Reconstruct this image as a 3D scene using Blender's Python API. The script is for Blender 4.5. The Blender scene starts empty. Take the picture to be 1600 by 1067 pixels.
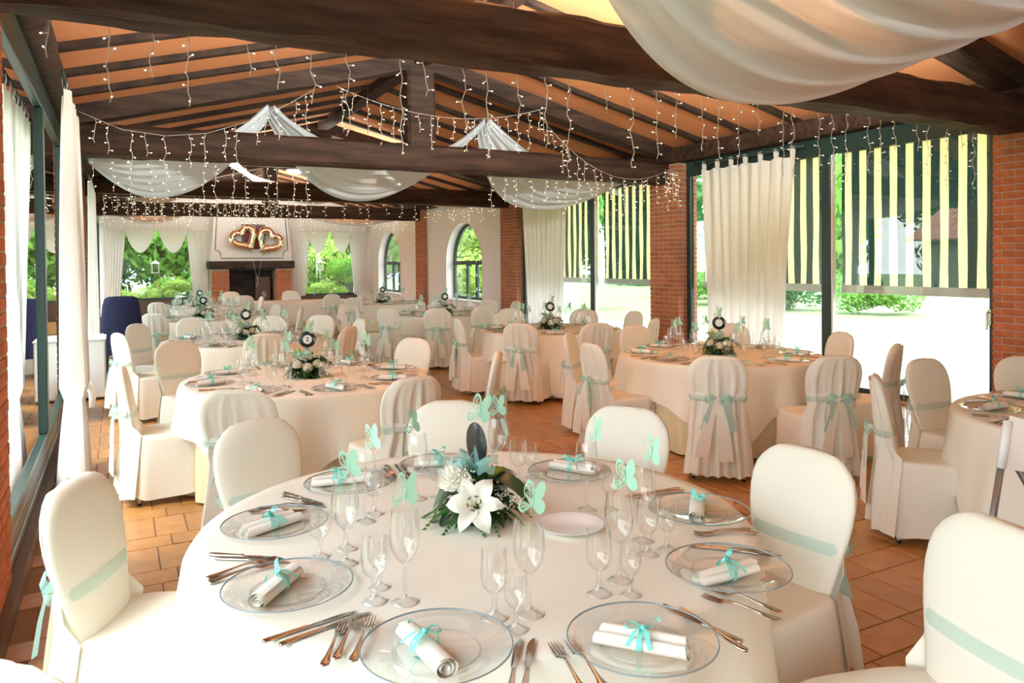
import bpy, math, random
from math import sin, cos, pi, radians, sqrt, atan2, hypot
from mathutils import Vector, Matrix

rnd = random.Random(11)
sc = bpy.context.scene
COL = sc.collection

# ------------------------------------------------------------------ camera
CAM_H = 1.62
F_PX, PP_Y = 1165.0, 427.0


def cam_axes(yaw, pitch, roll):
    fwd = Vector((sin(yaw), cos(yaw), 0)); right = Vector((cos(yaw), -sin(yaw), 0)); up = Vector((0, 0, 1))
    f2 = fwd * cos(pitch) - up * sin(pitch)
    u2 = up * cos(pitch) + fwd * sin(pitch)
    return right * cos(roll) + u2 * sin(roll), u2 * cos(roll) - right * sin(roll), f2


CR, CU, CF = cam_axes(radians(27.8), radians(0.9), radians(-0.5))
cd = bpy.data.cameras.new('camera'); cam = bpy.data.objects.new('camera', cd); COL.objects.link(cam)
cam.matrix_world = Matrix(((CR.x, CU.x, -CF.x, 0), (CR.y, CU.y, -CF.y, 0), (CR.z, CU.z, -CF.z, CAM_H), (0, 0, 0, 1)))
cd.sensor_width = 36.0; cd.lens = F_PX / 1600 * 36; cd.shift_y = -(533.5 - PP_Y) / 1600
cd.clip_start = 0.05; cd.clip_end = 500
cd.dof.use_dof = False
sc.camera = cam

# ------------------------------------------------------------------ world, sun, exposure
w = bpy.data.worlds.new('sky'); sc.world = w; w.use_nodes = True
nt = w.node_tree; nt.nodes.clear()
wo = nt.nodes.new('ShaderNodeOutputWorld'); bg = nt.nodes.new('ShaderNodeBackground')
tc = nt.nodes.new('ShaderNodeTexCoord'); sx = nt.nodes.new('ShaderNodeSeparateXYZ'); cr = nt.nodes.new('ShaderNodeValToRGB')
nt.links.new(tc.outputs['Generated'], sx.inputs[0]); nt.links.new(sx.outputs['Z'], cr.inputs[0])
cr.color_ramp.elements[0].position = 0.0; cr.color_ramp.elements[0].color = (0.98, 0.99, 1.0, 1)
cr.color_ramp.elements[1].position = 0.8; cr.color_ramp.elements[1].color = (0.80, 0.90, 1.0, 1)
nt.links.new(cr.outputs[0], bg.inputs[0]); nt.links.new(bg.outputs[0], wo.inputs[0])
bg.inputs[1].default_value = 5.0
sd = bpy.data.lights.new('sun', 'SUN'); sd.energy = 6.0; sd.angle = radians(20); sd.color = (1, 0.95, 0.86)
so = bpy.data.objects.new('sun', sd); COL.objects.link(so)
so.rotation_euler = Vector((0.42, 0.20, -0.885)).to_track_quat('-Z', 'Y').to_euler()
FILL_ENERGY = 430.0
# fill strips added out of sight behind the tie beams to brighten the orange ceiling
for _y, _k in ((-0.80, 0.25), (4.32, 1.25), (14.80, 0.5), (20.30, 0.6)):
    ld = bpy.data.lights.new('added_ceiling_fill', 'AREA'); ld.shape = 'RECTANGLE'; ld.size = 4.6; ld.size_y = 0.10; ld.energy = FILL_ENERGY * _k; ld.color = (0.94, 1.0, 0.94)
    lo = bpy.data.objects.new('added_ceiling_fill', ld); COL.objects.link(lo); lo.location = (3.45, _y, 3.06); lo.rotation_euler = (pi - radians(25), 0, 0)
sc.view_settings.view_transform = 'Standard'; sc.view_settings.look = 'None'
sc.view_settings.gamma = 1.0; sc.view_settings.exposure = 0.54
try:
    sc.view_settings.use_curve_mapping = False
except Exception:
    pass
sc.cycles.use_denoising = True
sc.cycles.max_bounces = 14; sc.cycles.diffuse_bounces = 8; sc.cycles.glossy_bounces = 6
sc.cycles.transmission_bounces = 8; sc.cycles.transparent_max_bounces = 40
sc.cycles.sample_clamp_indirect = 6.0
sc.cycles.caustics_reflective = False; sc.cycles.caustics_refractive = False


# ------------------------------------------------------------------ materials
def new_mat(name):
    m = bpy.data.materials.new(name); m.use_nodes = True
    n = m.node_tree.nodes; n.clear()
    return m, n, m.node_tree.links, n.new('ShaderNodeOutputMaterial')


def pbr(name, col, rough=0.6, metal=0.0, var=0.0, vscale=6.0, bump=0.0, bscale=40.0, objvar=0.0, coat=0.0, sheen=0.0, stretch=None, col2=None, spec=0.5):
    """principled material; colour varies by noise (var, or towards col2) and from object to object (objvar)"""
    m, n, l, o = new_mat(name)
    b = n.new('ShaderNodeBsdfPrincipled'); l.new(b.outputs[0], o.inputs[0])
    b.inputs['Base Color'].default_value = (*col, 1); b.inputs['Roughness'].default_value = rough; b.inputs['Metallic'].default_value = metal
    b.inputs['Specular IOR Level'].default_value = spec
    if coat: b.inputs['Coat Weight'].default_value = coat; b.inputs['Coat Roughness'].default_value = 0.2
    if sheen: b.inputs['Sheen Weight'].default_value = sheen
    src = None
    tcx = n.new('ShaderNodeTexCoord'); mp = n.new('ShaderNodeMapping'); l.new(tcx.outputs['Object'], mp.inputs[0])
    if stretch: mp.inputs['Scale'].default_value = stretch
    if var or col2:
        nz = n.new('ShaderNodeTexNoise'); nz.inputs['Scale'].default_value = vscale; nz.inputs['Detail'].default_value = 5
        l.new(mp.outputs[0], nz.inputs['Vector'])
        mx = n.new('ShaderNodeMix'); mx.data_type = 'RGBA'
        c2 = col2 if col2 else tuple(c * (1 - var) for c in col)
        mx.inputs[6].default_value = (*col, 1); mx.inputs[7].default_value = (*c2, 1)
        rp = n.new('ShaderNodeMapRange'); rp.inputs[1].default_value = 0.35; rp.inputs[2].default_value = 0.65
        l.new(nz.outputs['Fac'], rp.inputs[0]); l.new(rp.outputs[0], mx.inputs[0]); src = mx.outputs[2]
    if objvar:
        oi = n.new('ShaderNodeObjectInfo'); mr = n.new('ShaderNodeMapRange')
        mr.inputs[3].default_value = 1 - objvar; mr.inputs[4].default_value = 1 + objvar * 0.6
        l.new(oi.outputs['Random'], mr.inputs[0])
        hs = n.new('ShaderNodeHueSaturation'); l.new(mr.outputs[0], hs.inputs['Value'])
        if src: l.new(src, hs.inputs['Color'])
        else: hs.inputs['Color'].default_value = (*col, 1)
        src = hs.outputs[0]
    if src: l.new(src, b.inputs['Base Color'])
    if bump:
        nb = n.new('ShaderNodeTexNoise'); nb.inputs['Scale'].default_value = bscale; nb.inputs['Detail'].default_value = 6
        l.new(mp.outputs[0], nb.inputs['Vector'])
        bp = n.new('ShaderNodeBump'); bp.inputs['Strength'].default_value = bump; bp.inputs['Distance'].default_value = 0.02
        l.new(nb.outputs['Fac'], bp.inputs['Height']); l.new(bp.outputs[0], b.inputs['Normal'])
    return m


def cloth_mat(name, col, trans=0.0, clear=0.0, rough=0.85):
    """woven fabric: diffuse with translucency and, for sheer cloth, some clear holes"""
    m, n, l, o = new_mat(name)
    d = n.new('ShaderNodeBsdfDiffuse'); d.inputs[0].default_value = (*col, 1)
    tcx = n.new('ShaderNodeTexCoord'); nb = n.new('ShaderNodeTexNoise'); nb.inputs['Scale'].default_value = 350; l.new(tcx.outputs['Object'], nb.inputs['Vector'])
    bp = n.new('ShaderNodeBump'); bp.inputs['Strength'].default_value = 0.12; bp.inputs['Distance'].default_value = 0.004
    l.new(nb.outputs['Fac'], bp.inputs['Height']); l.new(bp.outputs[0], d.inputs['Normal'])
    out = d.outputs[0]
    if trans:
        t = n.new('ShaderNodeBsdfTranslucent'); t.inputs[0].default_value = (*col, 1)
        a = n.new('ShaderNodeMixShader'); a.inputs[0].default_value = trans
        l.new(out, a.inputs[1]); l.new(t.outputs[0], a.inputs[2]); out = a.outputs[0]
    if clear:
        t = n.new('ShaderNodeBsdfTransparent'); a = n.new('ShaderNodeMixShader'); a.inputs[0].default_value = clear
        l.new(out, a.inputs[1]); l.new(t.outputs[0], a.inputs[2]); out = a.outputs[0]
    l.new(out, o.inputs[0])
    return m


def glass_mat(name, tint=(1, 1, 1), ior=1.5, boost=1.0, rough=0.0, edge=None):
    """thin glass: clear with fresnel reflections"""
    m, n, l, o = new_mat(name)
    t = n.new('ShaderNodeBsdfTransparent'); t.inputs[0].default_value = (*tint, 1)
    g = n.new('ShaderNodeBsdfGlossy'); g.inputs[0].default_value = (1, 1, 1, 1); g.inputs['Roughness'].default_value = rough
    lw = n.new('ShaderNodeLayerWeight'); lw.inputs[0].default_value = 0.5
    pw = n.new('ShaderNodeMath'); pw.operation = 'POWER'; pw.inputs[1].default_value = 4.5; l.new(lw.outputs['Facing'], pw.inputs[0])
    fr = n.new('ShaderNodeMath'); fr.operation = 'MULTIPLY_ADD'; r0 = ((ior - 1) / (ior + 1)) ** 2
    fr.inputs[1].default_value = 1 - r0; fr.inputs[2].default_value = r0; l.new(pw.outputs[0], fr.inputs[0])
    mu = n.new('ShaderNodeMath'); mu.operation = 'MULTIPLY'; mu.inputs[1].default_value = boost; mu.use_clamp = True
    l.new(fr.outputs[0], mu.inputs[0])
    if edge:
        p3 = n.new('ShaderNodeMath'); p3.operation = 'POWER'; p3.inputs[1].default_value = 3.0; l.new(lw.outputs['Facing'], p3.inputs[0])
        mx = n.new('ShaderNodeMix'); mx.data_type = 'RGBA'; mx.inputs[6].default_value = (*tint, 1); mx.inputs[7].default_value = (edge, edge, edge * 1.02, 1)
        l.new(p3.outputs[0], mx.inputs[0]); l.new(mx.outputs[2], t.inputs[0])
    a = n.new('ShaderNodeMixShader'); l.new(mu.outputs[0], a.inputs[0]); l.new(t.outputs[0], a.inputs[1]); l.new(g.outputs[0], a.inputs[2])
    l.new(a.outputs[0], o.inputs[0])
    return m


def emit_mat(name, col, s):
    m, n, l, o = new_mat(name)
    e = n.new('ShaderNodeEmission'); e.inputs[0].default_value = (*col, 1); e.inputs[1].default_value = s
    l.new(e.outputs[0], o.inputs[0])
    return m


def stripe_mat(name, c1, c2, period, frac, axis='Y'):
    """printed awning stripes on thin canvas: the pale stripes let light through"""
    m, n, l, o = new_mat(name)
    tcx = n.new('ShaderNodeTexCoord'); s = n.new('ShaderNodeSeparateXYZ'); l.new(tcx.outputs['Object'], s.inputs[0])
    dv = n.new('ShaderNodeMath'); dv.operation = 'DIVIDE'; dv.inputs[1].default_value = period; l.new(s.outputs[axis], dv.inputs[0])
    fr = n.new('ShaderNodeMath'); fr.operation = 'FRACT'; l.new(dv.outputs[0], fr.inputs[0])
    gt = n.new('ShaderNodeMath'); gt.operation = 'LESS_THAN'; gt.inputs[1].default_value = frac; l.new(fr.outputs[0], gt.inputs[0])
    mx = n.new('ShaderNodeMix'); mx.data_type = 'RGBA'; mx.inputs[6].default_value = (*c2, 1); mx.inputs[7].default_value = (*c1, 1); l.new(gt.outputs[0], mx.inputs[0])
    d = n.new('ShaderNodeBsdfDiffuse'); t = n.new('ShaderNodeBsdfTranslucent'); l.new(mx.outputs[2], d.inputs[0]); l.new(mx.outputs[2], t.inputs[0])
    a = n.new('ShaderNodeMixShader'); a.inputs[0].default_value = 0.45; l.new(d.outputs[0], a.inputs[1]); l.new(t.outputs[0], a.inputs[2])
    l.new(a.outputs[0], o.inputs[0])
    return m


M = {}
M['cover'] = cloth_mat('chair_cover_cloth', (0.86, 0.835, 0.74), trans=0.10)
M['white_cloth'] = cloth_mat('white_table_cloth', (0.85, 0.825, 0.73))
M['under_cloth'] = cloth_mat('yellow_under_cloth', (0.84, 0.74, 0.49))
M['napkin'] = cloth_mat('napkin_cloth', (0.87, 0.84, 0.77))
M['curtain'] = cloth_mat('curtain_voile', (0.92, 0.885, 0.86), trans=0.30, clear=0.05)
M['sheer'] = cloth_mat('ceiling_voile', (0.82, 0.87, 0.93), trans=0.04, clear=0.04)
M['organza'] = cloth_mat('teal_organza', (0.44, 0.76, 0.72), trans=0.35, clear=0.45)
M['organza_band'] = cloth_mat('teal_organza_single', (0.44, 0.76, 0.72), trans=0.35, clear=0.66)
M['ribbon'] = pbr('teal_satin', (0.22, 0.72, 0.66), rough=0.35)
M['paper'] = cloth_mat('mint_paper', (0.44, 0.76, 0.60), trans=0.15)
M['navy'] = pbr('navy_velvet', (0.005, 0.008, 0.05), rough=0.9, var=0.5, vscale=8)
M['glass'] = glass_mat('drinking_glass', (0.98, 0.985, 0.985), 1.5, 2.2, edge=0.45)
M['plate_glass'] = glass_mat('plate_glass', (0.965, 0.975, 0.975), 1.5, 1.2, edge=0.7)
M['plate_edge'] = pbr('plate_glass_edge', (0.22, 0.30, 0.34), rough=0.05, spec=0.9)
M['pane'] = glass_mat('window_glass', (0.96, 0.985, 0.975), 1.5, 1.6)
M['steel'] = pbr('cutlery_steel', (0.62, 0.58, 0.54), rough=0.14, metal=1.0)
M['china'] = pbr('white_china', (0.85, 0.84, 0.84), rough=0.12)
M['tile'] = pbr('terracotta_tile', (0.46, 0.215, 0.062), rough=0.34, col2=(0.37, 0.160, 0.040), vscale=9, bump=0.10, bscale=30, objvar=0.14, coat=0.22)
M['grout'] = pbr('floor_grout', (0.20, 0.13, 0.09), rough=0.9)
M['brick'] = pbr('orange_brick', (0.50, 0.175, 0.075), rough=0.85, col2=(0.40, 0.13, 0.055), vscale=14, bump=0.35, bscale=60, objvar=0.20)
M['mortar'] = pbr('grey_mortar', (0.42, 0.36, 0.30), rough=0.95, bump=0.3, bscale=80)
M['wood'] = pbr('dark_stained_beam', (0.075, 0.040, 0.027), rough=0.6, col2=(0.026, 0.014, 0.010), vscale=4, bump=0.8, bscale=12, stretch=(0.35, 3, 3), spec=0.2)
M['rafter'] = pbr('dark_stained_rafter', (0.055, 0.030, 0.019), rough=0.7, spec=0.2, col2=(0.026, 0.014, 0.010), vscale=6, bump=0.3, bscale=18)
M['deck'] = pbr('terracotta_ceiling', (0.62, 0.245, 0.095), rough=0.85, col2=(0.55, 0.21, 0.08), vscale=1.5)
M['plaster'] = pbr('white_plaster', (0.84, 0.83, 0.81), rough=0.9, bump=0.08, bscale=25)
M['frame'] = pbr('dark_green_frame', (0.018, 0.042, 0.038), rough=0.35)
M['rail'] = pbr('brown_kick_rail', (0.085, 0.055, 0.040), rough=0.4)
M['white_metal'] = pbr('white_painted_metal', (0.82, 0.83, 0.84), rough=0.4)
M['chrome'] = pbr('brushed_handle', (0.65, 0.63, 0.58), rough=0.3, metal=1.0)
M['black'] = pbr('black_vinyl', (0.012, 0.012, 0.014), rough=0.3)
M['soot'] = pbr('soot_black', (0.022, 0.019, 0.017), rough=0.9, col2=(0.06, 0.05, 0.045), vscale=3)
M['label'] = pbr('pale_record_label', (0.75, 0.80, 0.80), rough=0.5)
M['balloon'] = pbr('champagne_foil', (0.86, 0.74, 0.56), rough=0.08, metal=1.0)
M['blind'] = stripe_mat('striped_awning', (0.96, 0.80, 0.36), (0.020, 0.042, 0.034), 0.2, 0.47)
M['blind_bar'] = pbr('blind_bottom_bar', (0.70, 0.71, 0.70), rough=0.4)
M['wire'] = pbr('white_cable', (0.80, 0.77, 0.70), rough=0.5)
M['bulb'] = emit_mat('warm_bulb', (1.0, 0.80, 0.45), 4.0)
M['bulb_dim'] = emit_mat('pale_bulb', (1.0, 0.93, 0.78), 0.9)
M['lamp'] = emit_mat('lamp_opal', (1.0, 0.86, 0.62), 5.0)
M['leaf_dark'] = pbr('dark_leaf', (0.020, 0.075, 0.020), rough=0.3, var=0.4, vscale=8)
M['leaf_mid'] = pbr('fern_leaf', (0.06, 0.22, 0.035), rough=0.5, var=0.3)
M['leaf_light'] = pbr('pale_lily_leaf', (0.26, 0.36, 0.06), rough=0.45)
M['petal'] = cloth_mat('white_petal', (0.93, 0.92, 0.84), trans=0.25)
M['petal_cream'] = cloth_mat('cream_petal', (0.92, 0.88, 0.70), trans=0.25)
M['pistil'] = pbr('green_pistil', (0.42, 0.50, 0.06), rough=0.5)
M['anther'] = pbr('brown_anther', (0.13, 0.07, 0.015), rough=0.7)
M['lawn'] = pbr('mown_lawn', (0.14, 0.21, 0.08), rough=0.9, col2=(0.18, 0.25, 0.11), vscale=0.8)
M['paving'] = pbr('pale_paving', (0.34, 0.36, 0.31), rough=0.9, var=0.1, vscale=3)
M['roof_tile'] = pbr('faded_roof_tile', (0.60, 0.26, 0.18), rough=0.8, objvar=0.2)
M['shed_wall'] = pbr('shed_wall', (0.42, 0.36, 0.30), rough=0.9)
M['bark'] = pbr('tree_bark', (0.13, 0.10, 0.075), rough=0.95, bump=0.5, bscale=20)
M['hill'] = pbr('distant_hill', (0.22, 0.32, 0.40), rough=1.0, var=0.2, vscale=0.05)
M['red_print'] = pbr('dark_red_picture', (0.38, 0.025, 0.03), rough=0.5, col2=(0.02, 0.015, 0.015), vscale=4)
M['grey_tube'] = pbr('grey_metal_tube', (0.33, 0.33, 0.34), rough=0.35, metal=0.8)
M['rope'] = pbr('red_flex', (0.35, 0.03, 0.03), rough=0.6)


def leaf_mat(name, c, c2):
    m, n, l, o = new_mat(name)
    tcx = n.new('ShaderNodeTexCoord'); nz = n.new('ShaderNodeTexNoise'); nz.inputs['Scale'].default_value = 2.0; l.new(tcx.outputs['Object'], nz.inputs['Vector'])
    mx = n.new('ShaderNodeMix'); mx.data_type = 'RGBA'; mx.inputs[6].default_value = (*c, 1); mx.inputs[7].default_value = (*c2, 1); l.new(nz.outputs['Fac'], mx.inputs[0])
    d = n.new('ShaderNodeBsdfDiffuse'); t = n.new('ShaderNodeBsdfTranslucent'); l.new(mx.outputs[2], d.inputs[0]); l.new(mx.outputs[2], t.inputs[0])
    a = n.new('ShaderNodeMixShader'); a.inputs[0].default_value = 0.4; l.new(d.outputs[0], a.inputs[1]); l.new(t.outputs[0], a.inputs[2]); l.new(a.outputs[0], o.inputs[0])
    return m


M['fol_a'] = leaf_mat('foliage_fresh', (0.10, 0.30, 0.05), (0.24, 0.46, 0.08))
M['fol_b'] = leaf_mat('foliage_deep', (0.04, 0.16, 0.06), (0.10, 0.28, 0.09))
M['fol_c'] = leaf_mat('foliage_yellow_green', (0.26, 0.44, 0.07), (0.40, 0.56, 0.16))
M['bloom_w'] = leaf_mat('bloom_cream', (0.90, 0.85, 0.55), (0.85, 0.82, 0.70))
M['bloom_r'] = leaf_mat('bloom_coral', (0.80, 0.25, 0.18), (0.85, 0.40, 0.30))


# ------------------------------------------------------------------ mesh helpers
class MB:
    """collects shapes; build() links them as one mesh object"""
    def __init__(self): self.v = []; self.f = []

    def add(self, vs, fs):
        b = len(self.v); self.v += [tuple(p) for p in vs]; self.f += [tuple(i + b for i in f) for f in fs]; return self

    def box(self, x0, x1, y0, y1, z0, z1):
        vs = [(x0, y0, z0), (x1, y0, z0), (x1, y1, z0), (x0, y1, z0), (x0, y0, z1), (x1, y0, z1), (x1, y1, z1), (x0, y1, z1)]
        return self.add(vs, [(0, 3, 2, 1), (4, 5, 6, 7), (0, 1, 5, 4), (1, 2, 6, 5), (2, 3, 7, 6), (3, 0, 4, 7)])

    def cbox(self, x0, x1, y0, y1, z0, z1, c):
        """box with chamfered edges"""
        xs, ys, zs = (x0, x1), (y0, y1), (z0, z1); vs = []; idx = {}
        for i in (0, 1):
            for j in (0, 1):
                for k in (0, 1):
                    sx_, sy_, sz_ = (c if i == 0 else -c), (c if j == 0 else -c), (c if k == 0 else -c)
                    for a in range(3):
                        p = [xs[i] + (sx_ if a != 0 else 0), ys[j] + (sy_ if a != 1 else 0), zs[k] + (sz_ if a != 2 else 0)]
                        idx[i, j, k, a] = len(vs); vs.append(p)
        fs = []
        for i in (0, 1):
            q = [idx[i, 0, 0, 0], idx[i, 1, 0, 0], idx[i, 1, 1, 0], idx[i, 0, 1, 0]]; fs.append(q if i else q[::-1])
            q = [idx[0, i, 0, 1], idx[0, i, 1, 1], idx[1, i, 1, 1], idx[1, i, 0, 1]]; fs.append(q if i else q[::-1])
            q = [idx[0, 0, i, 2], idx[1, 0, i, 2], idx[1, 1, i, 2], idx[0, 1, i, 2]]; fs.append(q if i else q[::-1])
        for a in range(3):
            b, d = [t for t in range(3) if t != a]
            for s in (0, 1):
                for t in (0, 1):
                    def key(e, f_):
                        k = [0, 0, 0]; k[a] = e; k[b] = s; k[d] = t; return (*k, f_)
                    fs.append([idx[key(0, b)], idx[key(1, b)], idx[key(1, d)], idx[key(0, d)]])
        for i in (0, 1):
            for j in (0, 1):
                for k in (0, 1): fs.append([idx[i, j, k, 0], idx[i, j, k, 1], idx[i, j, k, 2]])
        return self.add(vs, fs)

    def loft(self, rings, closed=True, cap0=True, cap1=True):
        n = len(rings[0]); vs = [p for r in rings for p in r]; fs = []
        for i in range(len(rings) - 1):
            for j in range(n if closed else n - 1):
                k = (j + 1) % n; fs.append((i * n + j, i * n + k, (i + 1) * n + k, (i + 1) * n + j))
        if closed and cap0: fs.append(tuple(reversed(range(n))))
        if closed and cap1: fs.append(tuple(range((len(rings) - 1) * n, len(rings) * n)))
        return self.add(vs, fs)

    def grid(self, rows): return self.loft(rows, closed=False)

    def tube(self, path, r, n=6, flat=None):
        """tube along a path; r number or list; flat=(sx,sy) squashes the section"""
        path = [Vector(p) for p in path]; rings = []; up = Vector((0, 0, 1)); prev = None
        for i, p in enumerate(path):
            t = (path[min(i + 1, len(path) - 1)] - path[max(i - 1, 0)])
            t = t.normalized() if t.length > 1e-9 else Vector((0, 0, 1))
            a = prev if prev is not None else (up if abs(t.z) < 0.9 else Vector((1, 0, 0)))
            x = (a - t * a.dot(t)); x = x.normalized() if x.length > 1e-6 else t.orthogonal().normalized()
            prev = x; y = t.cross(x); rr = r[i] if isinstance(r, (list, tuple)) else r
            fx, fy = flat if flat else (1, 1)
            rings.append([p + x * (cos(2 * pi * k / n) * rr * fx) + y * (sin(2 * pi * k / n) * rr * fy) for k in range(n)])
        return self.loft(rings)

    def lathe(self, prof, n=20, c=(0, 0, 0), cap=False):
        rings = [[(c[0] + r * cos(2 * pi * k / n), c[1] + r * sin(2 * pi * k / n), c[2] + z) for k in range(n)] for r, z in prof]
        return self.loft(rings, True, cap, cap)

    def prism(self, poly, h, mat=None):
        """flat polygon in xy given a thickness h, placed by a matrix"""
        n = len(poly); vs = [Vector((x, y, -h / 2)) for x, y in poly] + [Vector((x, y, h / 2)) for x, y in poly]
        if mat: vs = [mat @ p for p in vs]
        return self.add(vs, [tuple(reversed(range(n))), tuple(range(n, 2 * n))] + [(i, (i + 1) % n, n + (i + 1) % n, n + i) for i in range(n)])

    def strip(self, path, wdir, width, thick=0.0015):
        """ribbon strip along a path, wdir = width direction (vector or list)"""
        rows = []
        for i, p in enumerate(path):
            d = Vector(wdir[i] if isinstance(wdir, list) else wdir).normalized(); wd = width[i] if isinstance(width, (list, tuple)) else width
            p = Vector(p); rows.append([p - d * wd / 2, p - d * wd / 6, p + d * wd / 6, p + d * wd / 2])
        return self.grid(rows)

    def mesh(self, name, smooth=True):
        me = bpy.data.meshes.new(name); me.from_pydata(self.v, [], self.f); me.update()
        if smooth:
            me.polygons.foreach_set('use_smooth', [True] * len(me.polygons))
        return me

    def build(self, name, mat, parent=None, smooth=True, loc=None, sharp=None):
        me = self.mesh(name, smooth)
        me.materials.append(mat)
        if smooth and sharp: me.set_sharp_from_angle(angle=radians(sharp))
        return link(name, me, parent, loc)


def link(name, me, parent=None, loc=None, rot=None, scale=None):
    o = bpy.data.objects.new(name, me); COL.objects.link(o)
    if parent is not None: o.parent = parent
    if loc is not None: o.location = loc
    if rot is not None: o.rotation_euler = rot
    if scale is not None: o.scale = scale
    return o


def empty(name, loc=(0, 0, 0), rz=0.0):
    o = bpy.data.objects.new(name, None); COL.objects.link(o); o.location = loc; o.rotation_euler = (0, 0, rz); o.empty_display_size = 0.1
    return o


def tag(o, label, cat, group=None, kind=None):
    o['label'] = label; o['category'] = cat
    if group: o['group'] = group
    if kind: o['kind'] = kind
    return o


def struct(o, label=None, cat=None):
    o['kind'] = 'structure'
    if label: o['label'] = label
    if cat: o['category'] = cat
    return o


def copy_tree(o, parent=None):
    c = o.copy(); COL.objects.link(c); c.parent = parent
    for ch in o.children: copy_tree(ch, c)
    return c


def kill_tree(o):
    for ch in list(o.children): kill_tree(ch)
    bpy.data.objects.remove(o)


def nz1(x, s=0.0):
    return sin(x * 1.7 + s) * 0.5 + sin(x * 3.1 + s * 2.3) * 0.3 + sin(x * 5.3 + s * 1.1) * 0.2


# ================================================================== THE SETTING
XL, XR = -0.50, 7.70
Y0, Y1 = -3.0, 25.2
PIERS = [(3.35, 4.25), (8.87, 9.55), (14.10, 14.85), (19.70, 20.30)]
TABLES = {}   # filled below: name -> (x, y)


def in_view(p, m=40):
    d = Vector(p) - Vector((0, 0, CAM_H)); z = d.dot(CF)
    if z < 0.3: return False
    x = 800 + F_PX * d.dot(CR) / z; y = PP_Y - F_PX * d.dot(CU) / z
    return -m < x < 1600 + m and -m < y < 1067 + m


# ---- floor: terracotta tiles, rows across the room, upright and lying courses in turn
floor = struct(MB().box(XL - 0.4, XR + 0.3, Y0, Y1, -0.10, -0.006).build('floor', M['grout'], smooth=False),
               'terracotta tiled floor of the banquet hall with dark joints', 'floor')
TW, TLN, JT = 0.177, 0.365, 0.007
PER = TLN + 0.1875
tiles = []
k0 = int((Y0 - 2.15) / PER) - 1
for k in range(k0, int((Y1 - 2.15) / PER) + 1):
    ya = 2.15 + k * PER
    for lying in (0, 1):
        yb = ya + (TLN if lying else 0); h = 0.1875 if lying else TLN; wd = 0.354 if lying else TW
        off = (3.44 if lying else 3.36)
        i0 = int((XL + 0.06 - off) / wd) - 1
        for i in range(i0, int((XR - off) / wd) + 1):
            xa = off + i * wd
            if xa < XL + 0.02 or xa + wd > XR - 0.02 or yb < Y0 or yb + h > Y1: continue
            tiles.append((xa, yb, wd, h, lying))


def tile_mesh(wd, h):
    return MB().cbox(-wd / 2 + JT / 2, wd / 2 - JT / 2, -h / 2 + JT / 2, h / 2 - JT / 2, -0.012, 0.0, 0.003)


def tile_open(t):
    x, y = t[0] + t[2] / 2, t[1] + t[3] / 2
    if not in_view((x, y, 0), 0): return False
    if x < 0.35 and 3.0 < y < 11: return True
    if 2.0 < x < 5.0 and 0.8 < y < 4.3 and x * 0.9 - y > -2.0: return True
    return 2.0 < x < 3.9 and 3.2 < y < 9


vis = sorted([t for t in tiles if tile_open(t)], key=lambda t: hypot(t[0], t[1]))[:300]
vset = set(vis)
tme = []
for wd, h in ((TW, TLN), (0.354, 0.1875)):
    me = tile_mesh(wd, h).mesh('tile', False); me.materials.append(M['tile']); tme.append(me)
for t in vis:
    link('tile', tme[t[4]], floor, (t[0] + t[2] / 2, t[1] + t[3] / 2, rnd.uniform(-0.0012, 0.0008)))
mb = MB()
for t in tiles:
    if t in vset: continue
    x0, x1, y0, y1 = t[0] + JT / 2, t[0] + t[2] - JT / 2, t[1] + JT / 2, t[1] + t[3] - JT / 2
    z = rnd.uniform(-0.001, 0.0006)
    mb.add([(x0, y0, -0.01), (x1, y0, -0.01), (x1, y1, -0.01), (x0, y1, -0.01), (x0 + .002, y0 + .002, z), (x1 - .002, y0 + .002, z), (x1 - .002, y1 - .002, z), (x0 + .002, y1 - .002, z)],
           [(4, 5, 6, 7), (0, 1, 5, 4), (1, 2, 6, 5), (2, 3, 7, 6), (3, 0, 4, 7)])
o = mb.build('tile_field', M['tile'], floor, smooth=False); o['kind'] = 'stuff'

# ---- ceiling: terracotta boards between common rafters, sloping from the ridge to both walls
RX = 3.5


def deck_z(x): return 4.34 - (x - RX) * .235 if x > RX else 4.34 - (RX - x) * .265


ceiling = MB()
for s in (-1, 1):
    xe = XL - 0.7 if s < 0 else XR + 0.7
    z0, z1 = deck_z(xe), deck_z(RX)
    ceiling.add([(xe, Y0, z0), (RX, Y0, z1), (RX, Y1 + .6, z1), (xe, Y1 + .6, z0), (xe, Y0, z0 + .15), (RX, Y0, z1 + .15), (RX, Y1 + .6, z1 + .15), (xe, Y1 + .6, z0 + .15)],
                [(0, 1, 2, 3), (7, 6, 5, 4), (0, 4, 5, 1), (3, 2, 6, 7), (0, 3, 7, 4)])
ceiling = struct(ceiling.build('ceiling', M['deck'], smooth=False), 'terracotta orange pitched ceiling between dark rafters', 'ceiling')
TRUSS = [-1.2, 3.92, 9.08, 14.40, 19.90]


def rafter_mesh(s):
    xe = (XL - 0.3) if s < 0 else (XR + 0.3)
    m = MB(); a = 0.045; n = 6; rings = []
    for i in range(n + 1):
        t = i / n; x = xe + (RX - xe) * t; z = deck_z(x) + 0.01
        j = 0.006 * nz1(t * 9, s)
        rings.append([(x, -a + j, z - .07), (x, a + j, z - .072), (x, a, z), (x, -a, z)])
    m.loft(rings)
    me = m.mesh('rafter', False); me.materials.append(M['rafter']); return me


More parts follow.
